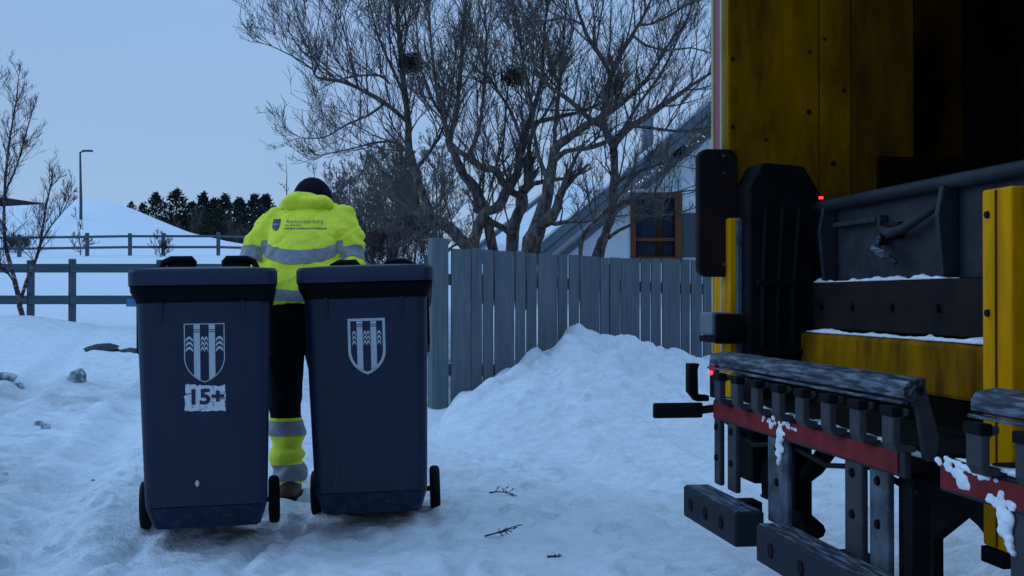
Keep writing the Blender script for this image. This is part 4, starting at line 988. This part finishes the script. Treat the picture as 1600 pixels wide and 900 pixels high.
    for s, sh, el in ((-1, shL, elL), (1, shR, elR)):
        ax = (el-sh).normalized(); c0 = sh.lerp(el, .70)+Vector((s*.03, 0, 0)); c1 = sh.lerp(el, .93)+Vector((s*.03, 0, 0))
        slice_band(jm, lambda c, s=s: s*c.x > .206+.02*(c.z-1.2)-.01, [(c0, -ax), (c1, ax)], 'sleeve_band', M['reflect'], jk)
    # print on the back
    bvh = BVHTree.FromObject(jk, bpy.context.evaluated_depsgraph_get())
    def drape(me, name, m, x0, z0, parent, off=.004):
        for v in me.vertices:
            x = x0+v.co.x; z = z0+v.co.y
            hit = bvh.ray_cast(Vector((x, -1, z)), Vector((0, 1, 0)))[0]
            v.co = (x, (hit.y if hit else 0)-off, z)
        return link(name, me, m, parent)
    drape(text_mesh('Reykjavíkurborg', .0285, -.0002), 'lettering', M['print_faded'], .012, 1.378, jk)
    ln = bpy.data.meshes.new('small_lines'); vv = []; ff = []
    R = random.Random(2); x = -.075
    for z_, x_end, hgt in ((-.024, .005, .005), (-.042, .125, .0075)):
        x = -.078
        while x < x_end:
            w = R.uniform(.005, .014); n0 = len(vv); vv += [(x, z_, 0), (x+w, z_, 0), (x+w, z_+hgt, 0), (x, z_+hgt*R.uniform(.7, 1.1), 0)]; ff.append((n0, n0+1, n0+2, n0+3)); x += w+.0035
    ln.from_pydata(vv, [], ff); drape(ln, 'small_print', M['print_faded'], -.006, 1.380, jk)
    def flat(poly_list):
        me = bpy.data.meshes.new('s'); vv = []; ff = []
        for poly in poly_list:
            n0 = len(vv); vv += [(a, b, 0) for a, b in poly]; ff.append(tuple(range(n0, n0+len(poly))))
        me.from_pydata(vv, [], ff); return me
    w = .044; hh = .062
    def hs(t): return w/2*(1 if t < .55 else max(0, 1-((t-.55)/.45)**2)**.7)
    def col(a, b, t0=0.0, t1=1.0):
        polys = []; N = 12
        for i in range(N):
            u0 = t0+(t1-t0)*i/N; u1 = t0+(t1-t0)*(i+1)/N
            q = [(max(min(a, hs(u0)), -hs(u0)), hh/2-hh*u0), (max(min(a, hs(u1)), -hs(u1)), hh/2-hh*u1), (max(min(b, hs(u1)), -hs(u1)), hh/2-hh*u1), (max(min(b, hs(u0)), -hs(u0)), hh/2-hh*u0)]
            if abs(q[1][0]-q[2][0])+abs(q[0][0]-q[3][0]) > 1e-4: polys.append(q)
        return polys
    em = drape(flat(col(-w/2, w/2)), 'emblem', M['print'], -.134, 1.362, jk)
    drape(flat(col(-.011, -.004)+col(.004, .011)+col(-w/2+.003, w/2-.003, .42, .50)), 'emblem_pillar', M['reflect'], -.134, 1.362, em, .0062)
    # trousers with hi-vis cuffs
    t = MB(); t.ell((.005, .01, .945), (.175, .128, .12), 20, 10)
    limb(t, [hipL, hipL.lerp(knL, .5), knL, knL.lerp(anL, .5), anL+Vector((0, .01, .015))], [.104, .098, .082, .080, .076], 18)
    limb(t, [hipR, hipR.lerp(knR, .5), knR, knR.lerp(anR, .5), anR+Vector((0, .01, .015))], [.104, .098, .082, .080, .076], 18)
    tm = remeshed(t, .011, 3, lambda co: .010*np.sin(co[:, 2]*55+9*fbm(co[:, 0]*7, co[:, 2]*6, 2, 4))*sstep(.6, .2, co[:, 2])+.016*fbm(co[:, 0]*11, co[:, 2]*9, 3, 5))
    tr = link('trousers', tm, M['trouser'], r, True)
    up = Vector((0, 0, 1))
    for s in (-1, 1):
        kp = lambda c, s=s: (c.y < .14) if s < 0 else (c.y >= .14)
        for zt, zb, m, off, nm in ((.40, .08, 'hivis', .003, 'hi_vis_cuff'), (.385, .315, 'reflect', .006, 'cuff_band'), (.175, .10, 'reflect', .006, 'cuff_band')):
            slice_band(tm, kp, [(Vector((0, 0, zt)), up), (Vector((0, 0, zb)), -up)], nm, M[m], tr, off)
    # boots
    for an in (anL, anR):
        bo = MB(); limb(bo, [an+Vector((0, 0, .06)), an+Vector((0, -.005, -.03))], [.058, .056], 14)
        limb(bo, [an+Vector((0, -.04, -.055)), an+Vector((0, .08, -.055)), an+Vector((-.005, .185, -.062))], [.047, .047, .040], 14)
        bt = link('boot', remeshed(bo, .008, 3), M['boot'], r, True)
        so = MB(); so.loft([rrect(an.x-.045, an.x+.045, an.y-.09, an.y+.23, .044, z) for z in (.0, .022)]); so.build('sole', M['rubber'], bt)
    # knitted cap
    c = MB(); rings = []
    for i in range(9):
        th = math.radians(8+i*12.5); rings.append([hm(.104*math.sin(th)*math.cos(2*math.pi*k/22), -.008+.116*math.sin(th)*math.sin(2*math.pi*k/22), -.012+.128*math.cos(th)) for k in range(22)])
    c.loft(rings[::-1]); c.build('cap', M['cap'], r, True)
    for wr, el, nm in ((wrL, elL, 'glove'), (wrR, elR, 'glove')):
        d = (wr-el).normalized(); g = MB(); limb(g, [wr-d*.03, wr+d*.04, wr+d*.08], [.040, .044, .043], 12)
        side = Vector((1, 0, 0)); side = (side-d*side.dot(d)).normalized(); dn = d.cross(side); dn = dn if dn.z < 0 else -dn; s = -1 if wr is wrL else 1
        for k in range(4):
            o_ = side*((k-1.5)*.0225); l_ = (.9, 1.0, .96, .8)[k]; q0 = wr+d*.08+o_; q1 = q0+d*.042*l_; q2 = q1+(d*.25+dn)*.030*l_; q3 = q2+(dn*.6-d*.75)*.025*l_
            g.tube([q0, q1, q2, q3], [.0125, .012, .0115, .010], 8)
        t0 = wr+d*.03+side*(-s*.033); t1 = t0+(side*(-s)*.55+d*.5+dn*.5).normalized()*.04; t2 = t1+(d*.7+dn*.7).normalized()*.03; g.tube([t0, t1, t2], [.016, .014, .011], 8)
        link(nm, remeshed(g, .006, 2), M['glove'], r, True)
    tag(r, 'worker in yellow hi-vis jacket and dark cap, seen from behind, bent between the bins', 'person')
worker()

# ------------------------------------------------------------------ the refuse truck (local x: forward into the truck, y: towards its far side)
def truck():
    r = empty('refuse_truck', (.9715, 2.5, 0), (0, 0, math.atan2(.1446, .9895)))
    def bx(name, x0, x1, y0, y1, z0, z1, m, bevel=.004, parent=r): return MB().box(x0, x1, y0, y1, z0, z1).build(name, M[m], parent, bevel=bevel)
    # tailgate shell
    side = bx('side_wall', -.03, 1.6, 1.605, 1.72, .62, 2.56, 'yellow')
    bx('side_wall', -.03, 1.6, -.87, -.76, .62, 2.56, 'yellow'); bx('roof', -.03, 1.6, -.757, 1.602, 2.46, 2.56, 'yellow')
    bx('edge_strip', -.040, -.031, 1.628, 1.70, 1.30, 2.5, 'pink', .002, side); bx('edge_trim', -.046, -.030, 1.608, 1.626, .80, 2.5, 'cream', .002, side); bx('edge_trim', -.046, -.030, 1.702, 1.722, .80, 2.5, 'cream', .002, side)
    bx('edge_trim', -.044, -.031, 1.628, 1.70, .78, 1.298, 'yellow', .002, side)
    for x0, x1, m in ((-.026, .283, 'yellow_in'), (.290, .395, 'yellow_in'), (.402, .62, 'yellow_mid'), (.627, .80, 'yellow_grime'), (.806, 1.3, 'steel_grime')): bx('wall_panel', x0, x1, 1.588, 1.604, .72, 2.45, m, .003, side)  # panels darken stepwise inward: the hopper's shade is put into their colour
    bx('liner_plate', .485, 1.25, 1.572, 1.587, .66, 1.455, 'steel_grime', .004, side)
    R = random.Random(9)
    for x, z in ((-.014, 1.77), (-.014, 1.545), (.252, 1.80), (.250, 1.60), (.305, 1.845), (.372, 1.675), (.335, 1.43), (.10, 1.505)):
        rr = R.uniform(.006, .011); MB().tube([(x, 1.5885, z), (x, 1.585, z)], [rr, rr*.7], 8).build('bolt', M['rust'], side)
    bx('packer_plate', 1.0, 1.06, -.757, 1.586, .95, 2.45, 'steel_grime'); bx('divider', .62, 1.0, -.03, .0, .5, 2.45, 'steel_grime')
    # floor of the hopper, curved
    fl = MB(); prof = [(.245, .98), (.30, .72), (.42, .58), (.60, .54), (.85, .62), (1.0, .95), (1.0, .90), (.86, .57), (.60, .49), (.41, .53), (.285, .68), (.243, .80)]
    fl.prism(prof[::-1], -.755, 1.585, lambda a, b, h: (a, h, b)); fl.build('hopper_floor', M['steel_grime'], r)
    # hopper front: top rail, ribbed panel, rusty panel, yellow sill
    hp = bx('hopper_panel', .232, .242, .06, 1.585, 1.03, 1.26, 'steel', .002)
    MB().tube([(.214, 1.585, 1.268), (.214, .9, 1.272), (.214, .02, 1.272), (.214, -.75, 1.272)], .0195, 12).build('top_rail', M['steel'], r, True)
    for y, lean in ((1.53, .0), (1.33, .0), (.575, .0)):
        MB().prism([(.231, 1.035), (.231, 1.262), (.19, 1.262), (.176, 1.19), (.19, 1.035)], y-.011, y+.011, lambda a, b, h: (a, h, b)).build('rib', M['steel'], hp, bevel=.003)
    bx('latch_bar', .200, .231, .98, 1.28, 1.196, 1.212, 'steel', .003, hp); bx('latch_bar', .205, .231, .962, .98, 1.13, 1.215, 'steel', .003, hp)
    MB().tube([(.205, .95, 1.175), (.195, .88, 1.16), (.195, .80, 1.165), (.205, .62, 1.215)], [.012, .014, .014, .010], 8).build('latch_lever', M['steel'], hp, True)
    MB().tube([(.21, .96, 1.15), (.175, .93, 1.115), (.17, .85, 1.098), (.19, .83, 1.075)], [.011, .012, .013, .010], 8).build('latch_hook', M['icy'], hp, True)
    bx('latch_plate', .212, .231, .86, .95, 1.145, 1.19, 'rust', .003, hp)
    bx('rusty_panel', .196, .230, .06, 1.50, .885, 1.028, 'rust', .004)
    for y in (1.35, 1.12, .86, .60, .3): MB().tube([(.197, y, .955), (.187, y, .955)], [.012, .010], 8).build('bolt', M['steel_black'], hp)
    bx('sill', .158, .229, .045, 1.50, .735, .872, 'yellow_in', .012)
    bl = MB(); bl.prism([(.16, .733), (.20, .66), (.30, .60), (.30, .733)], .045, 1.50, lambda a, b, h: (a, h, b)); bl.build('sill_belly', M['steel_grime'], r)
    snow_crust('snow_strip', (.210, 1.48, 1.030), (.210, .52, 1.030), .034, .012, 3, r, 40); snow_crust('snow_strip', (.178, 1.49, .874), (.178, .07, .874), .040, .013, 5, r, 50)
    # black lifter housing against the far wall
    MB().prism([(-.012, .62), (.205, .62), (.205, 1.06), (.232, 1.16), (.232, 1.305), (.172, 1.402), (.032, 1.412), (-.012, 1.33)], 1.43, 1.586, lambda a, b, h: (a, h, b)).build('lifter_housing', M['steel_black'], r, bevel=.01)
    MB().box(.218, .231, 1.424, 1.4299, 1.297, 1.305).build('indicator_light', M['led'], r)
    bx('post', -.047, -.008, 1.52, 1.60, .60, 1.24, 'yellow', .004); bx('post_edge', -.028, -.0125, 1.4985, 1.519, .60, 1.235, 'steel_pale', .002)
    # rounded dark guard panel
    pl = rrect(-.139, -.006, 1.05, 1.468, .032, 0); MB().prism([(p.x, p.y) for p in pl], 1.56, 1.602, lambda a, b, h: (a, h, b)).build('guard_panel', M['rust'], r, bevel=.006)
    for z in (1.455, 1.40, 1.10): MB().tube([(-.055, 1.560, z-.01), (-.055, 1.555, z-.01)], .005, 6).build('bolt', M['steel_pale'], r)
    # work lamp box
    bx('side_lamp', -.125, -.055, 1.47, 1.60, .862, .935, 'grey_plastic', .008); bx('lamp_bracket', -.115, -.03, 1.45, 1.47, .835, .93, 'steel_black', .004)
    bx('lamp_bracket', -.12, -.03, 1.45, 1.62, .838, .858, 'steel_black', .003)
    # divider pillar
    pil = bx('pillar', .0, .15, -.072, .040, .475, 1.202, 'yellow', .006); bx('pillar_foot', -.002, .155, -.04, .045, .44, .473, 'steel_black', .003, pil)
    MB().tube([(.03, -.10, 1.15), (.035, -.095, 1.27), (.06, -.10, 1.36), (.12, -.11, 1.40)], [.014, .016, .016, .014], 8).build('hose', M['steel'], r, True)
    for z in (1.15, .95, .62): MB().tube([(-.0005, .015, z), (-.006, .015, z)], [.009, .007], 6).build('bolt', M['rust'], pil)
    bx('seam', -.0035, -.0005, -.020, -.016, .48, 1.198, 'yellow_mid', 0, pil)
    for k in range(3):
        MB().tube([(.03+.05*k, 1.425, .66), (.03+.05*k, 1.424, 1.0), (.04+.055*k, 1.426, 1.22), (.05+.055*k, 1.45, 1.34)], .009, 6).build('pipe', M['rubber'], r, True)
    for z in (.80, 1.02): bx('pipe_clip', .01, .16, 1.410, 1.43, z, z+.018, 'steel_black', .002)
    MB().tube([(-.17, 1.20, .62), (-.165, .95, .575), (-.17, .70, .61), (-.165, .45, .585), (-.17, .20, .615), (-.16, .0, .59)], .007, 6).build('cable', M['rubber'], r, True)
    # two comb lifters
    def lifter(y1, y0, teeth, full):
        lf = bx('comb_bar', -.200, -.185, y0, y1, .622, .680, 'steel', .004)
        bx('red_marking', -.204, -.2005, y0+.025, y1-.012, .629, .673, 'red', .001, lf)
        bx('shelf', -.184, -.06, y0, y1, .640, .652, 'steel_black', .003, lf)
        lp = MB(); lp.prism([(-.205, .783), (-.205, .802), (-.195, .815), (-.158, .822), (-.158, .812), (-.180, .802), (-.180, .777), (-.193, .777)][::-1], (y0-.005 if full else -.84), (y1+.02 if full else -.29), lambda a, b, h: (a, h, b))
        lp.build('lip', M['icy'], lf)
        bx('lip_flange', -.213, -.194, (y0-.005 if full else -.84), (y1+.02 if full else -.29), .7705, .7765, 'icy', .002, lf)
        MB().prism([(-.179, .798), (-.159, .806), (-.159, .790), (-.165, .785)][::-1], (y0 if full else -.84), (y1+.01 if full else -.30), lambda a, b, h: (a, h, b)).build('lip_web', M['steel_black'], lf)
        for y in ((y0+.01,) if full else ()):
            MB().prism([(-.20, .80), (-.158, .818), (-.125, .70), (-.135, .655), (-.155, .655), (-.172, .76)][::-1], y-.010, y+.010, lambda a, b, h: (a, h, b)).build('lip_bracket', M['steel_mid'], lf, bevel=.003)
        for y in teeth:
            t = MB(); t.prism([(-.240, .695), (-.230, .678), (-.190, .678), (-.190, .690), (-.222, .694), (-.222, .745), (-.205, .750), (-.205, .764), (-.240, .760)], y-.026, y+.026, lambda a, b, h: (a, h, b))
            tt = t.build('tooth', M['steel_mid'], lf, bevel=.004)
            bx('tooth_pad', -.2435, -.2195, y-.029, y+.029, .748, .768, 'steel_black', .003, tt)
        R = random.Random(int(abs(y0*100)))
        snow_crust('snow_patch', (-.125, y0+.04, .655), (-.125, y1-.06, .655), .09, .024, 11, lf, 40, thin=.0)
        snow_crust('snow_patch', (-.195, y0+.03, .687), (-.195, y1-.05, .687), .016, .007, 13, lf, 40, thin=.0)
        return lf
    lf = lifter(1.215, -.025, [1.055-.155*k for k in range(8)], True)
    lf2 = lifter(-.165, -.86, [-.36-.155*k for k in range(4)], False)
    # clumps of snow stuck over the red marking
    def clump(y, z, w, h, drip, seed, parent):
        R_ = random.Random(seed); mb = MB()
        for k in range(26):
            t = R_.random(); yy = y+R_.gauss(0, w*.38); zz = z+R_.gauss(0, h*.25)
            s = R_.uniform(.005, .010); mb.ell((-.2030, yy, zz), (.0045, s*1.7, s*.75), 7, 5)
        for k in range(14):
            t = k/13; s = .017*(1-t*.7); mb.ell((-.2015+.002*t, y-.05*w+R_.gauss(0, .009), z-.02-drip*t), (.007, s*R_.uniform(.8, 1.7), s), 8, 6)
        return link('snow_patch', remeshed(mb, .0026, 2), M['snow_lump'], parent, True)
    clump(.67, .665, .14, .035, .085, 1, lf); clump(-.26, .672, .15, .03, .01, 2, lf2); clump(-.395, .635, .06, .02, .06, 3, lf2)
    # side flap, hook and red rear light at the far end of the comb
    fp = MB(); fp.tube([(-.19, 1.20, .655), (-.20, 1.235, .65), (-.225, 1.25, .645)], .012, 8); fp.build('flap_arm', M['steel_black'], lf, True)
    bx('rubber_flap', -.375, -.222, 1.243, 1.257, .622, .668, 'rubber', .006, lf)
    MB().prism([(-.268, .785), (-.268, .700), (-.245, .672), (-.205, .672), (-.205, .690), (-.238, .692), (-.240, .766), (-.234, .785)][::-1], 1.235, 1.275, lambda a, b, h: (a, h, b)).build('end_hook', M['steel_black'], lf, bevel=.004)
    bx('rear_light', -.214, -.196, 1.165, 1.215, .752, .788, 'red_plastic', .004, lf); bx('light_lens', -.2165, -.2145, 1.172, 1.207, .756, .766, 'led', 0, lf)
    bx('light_post', -.212, -.19, 1.165, 1.213, .687, .751, 'steel_black', .003, lf)
    # uprights and buffers under the combs
    for y0, y1, m, x0, x1, z0 in ((1.165, 1.218, 'steel_mid', -.197, -.18, .43), (1.02, 1.095, 'steel_mid', -.197, -.18, .43), (.625, .765, 'steel_pale', -.196, -.182, .40), (.185, .275, 'steel_mid', -.197, -.18, .36), (.06, .150, 'steel_pale', -.196, -.18, .25), (-.62, -.40, 'steel_mid', -.197, -.17, .25)):
        up = bx('upright', x0, x1, y0, y1, z0, .628, m, .005)
        for k, z in enumerate((.60, .53)):
            MB().tube([(x0-.0005, (y0+y1)/2, z-.02*k), (x0-.006, (y0+y1)/2, z-.02*k)], [.011, .009], 8).build('bolt', M['steel_black'], up)
    for y0, y1 in ((.735, 1.205), (-.06, .575), (-.86, -.165)):
        bf = bx('buffer', -.295, -.215, y0, y1, .338, .428, 'buffer', .006); n = 3
        for k in range(n):
            y = y1-(y1-y0)*(k+.55)/(n+.35)
            MB().tube([(-.2952, y, .383), (-.2985, y, .383)], [.020, .018], 6).build('plug', M['steel_black'], bf)
        bx('buffer_arm', -.216, -.15, (y0+y1)/2-.04, (y0+y1)/2+.04, .35, .42, 'steel_black', .003, bf)
        bx('frost', -.289, -.221, y0+.006, y1-.006, .4282, .4305, 'icy', .001, bf)
    # mechanism behind: plates, cylinders, hoses
    bx('mechanism', -.13, -.08, 1.06, 1.27, .45, .64, 'steel_black', .006); bx('mechanism', -.12, -.07, .77, .86, .38, .64, 'steel_black', .006); bx('mechanism', -.17, -.13, .005, .07, .22, .62, 'steel_black', .006)
    bx('cross_beam', -.05, .15, .05, 1.58, .575, .66, 'steel_black', .006); bx('cross_beam', -.05, .15, -.85, -.08, .575, .66, 'steel_black', .006)
    MB().tube([(-.09, .80, .50), (-.08, .73, .54), (-.07, .66, .60)], [.022, .024, .024], 8).build('cylinder', M['steel_black'], r, True)
    MB().tube([(-.11, .82, .41), (-.10, .74, .385), (-.10, .66, .39)], [.03, .034, .02], 8).build('valve', M['steel_black'], r, True)
    for k in range(4):
        y = 1.04-.012*k
        MB().tube([(-.10, y, .56), (-.12, y-.03-.01*k, .48), (-.11, y-.01, .42), (-.09, y+.06, .41)], .006, 6).build('hose', M['rubber'], r, True)
    for k in range(3):
        MB().tube([(-.12, .74-.02*k, .40), (-.13, .62, .35-.01*k), (-.12, .52+.01*k, .365), (-.12, .42, .34+.015*k)], .007, 6).build('hose', M['rubber'], r, True)
    MB().prism([(-.05, .67), (.85, .67), (.85, .585), (.60, .575), (.535, .52), (.51, .25), (.46, .25), (.46, .40), (.315, .485), (.26, .47), (.20, .44), (-.05, .44)], .11, .135, lambda a, b, h: (h, a, b)).build('support_plate', M['steel_black'], r, bevel=.003)
    # container, frame and rear axle further in
    bx('container', 1.7, 6.2, -.85, 1.70, .95, 3.1, 'yellow', .03); bx('chassis_rail', .5, 6.8, .05, .17, .72, .92, 'steel_black', .01); bx('chassis_rail', .5, 6.8, .67, .79, .72, .92, 'steel_black', .01)
    for x in (2.3, 5.6):
        for y in (-.62, 1.47):
            w = MB(); rings = []
            for yy, rr in ((-.14, .27), (-.15, .40), (-.12, .48), (.12, .48), (.15, .40), (.14, .27)): rings.append([Vector((x+rr*math.cos(2*math.pi*k/32), y+yy, .48+rr*math.sin(2*math.pi*k/32))) for k in range(32)])
            w.loft(rings+[rings[0]], caps=False); wh = w.build('wheel', M['rubber'], r, True)
            MB().tube([(x, y-.10, .48), (x, y-.06, .48), (x, y+.06, .48), (x, y+.10, .48)], [.14, .27, .27, .14], 20).build('rim', M['steel'], wh)
    bx('cab', 6.4, 8.3, -.82, 1.67, .6, 3.0, 'yellow', .08); bx('windscreen', 8.31, 8.33, -.7, 1.55, 1.7, 2.7, 'glass', .01)
    tag(r, 'yellow refuse truck with open tailgate, comb lifter and red-marked bumper at the right', 'truck')
truck()

# ------------------------------------------------------------------ small things lying on the snow
RMIN[0] = .0019
def fallen_twig(x, y, L, seed, label, rot=0):
    Y = CAM_H*FPX/(y-HOR); p = P(x, y, Y); p.z = gz(p.x, p.y)+.006; R = random.Random(seed); mb = MB()
    grow(mb, Vector((0, 0, 0)), Vector((math.cos(rot), math.sin(rot), .15)), L, .004, 0, R, .04, (7, 2), lmul=(.2, .4))
    o = mb.build('fallen_twig', M['twig_red']); o.location = p; tag(o, label, 'twig')
fallen_twig(758, 846, .17, 1, 'small dark twig lying on the snow between the bins and the truck', .5)
fallen_twig(765, 776, .14, 2, 'thin twig pressed in the snow right of the bins', -.1)
fallen_twig(855, 890, .05, 3, 'tiny twig on the snow at the bottom edge')
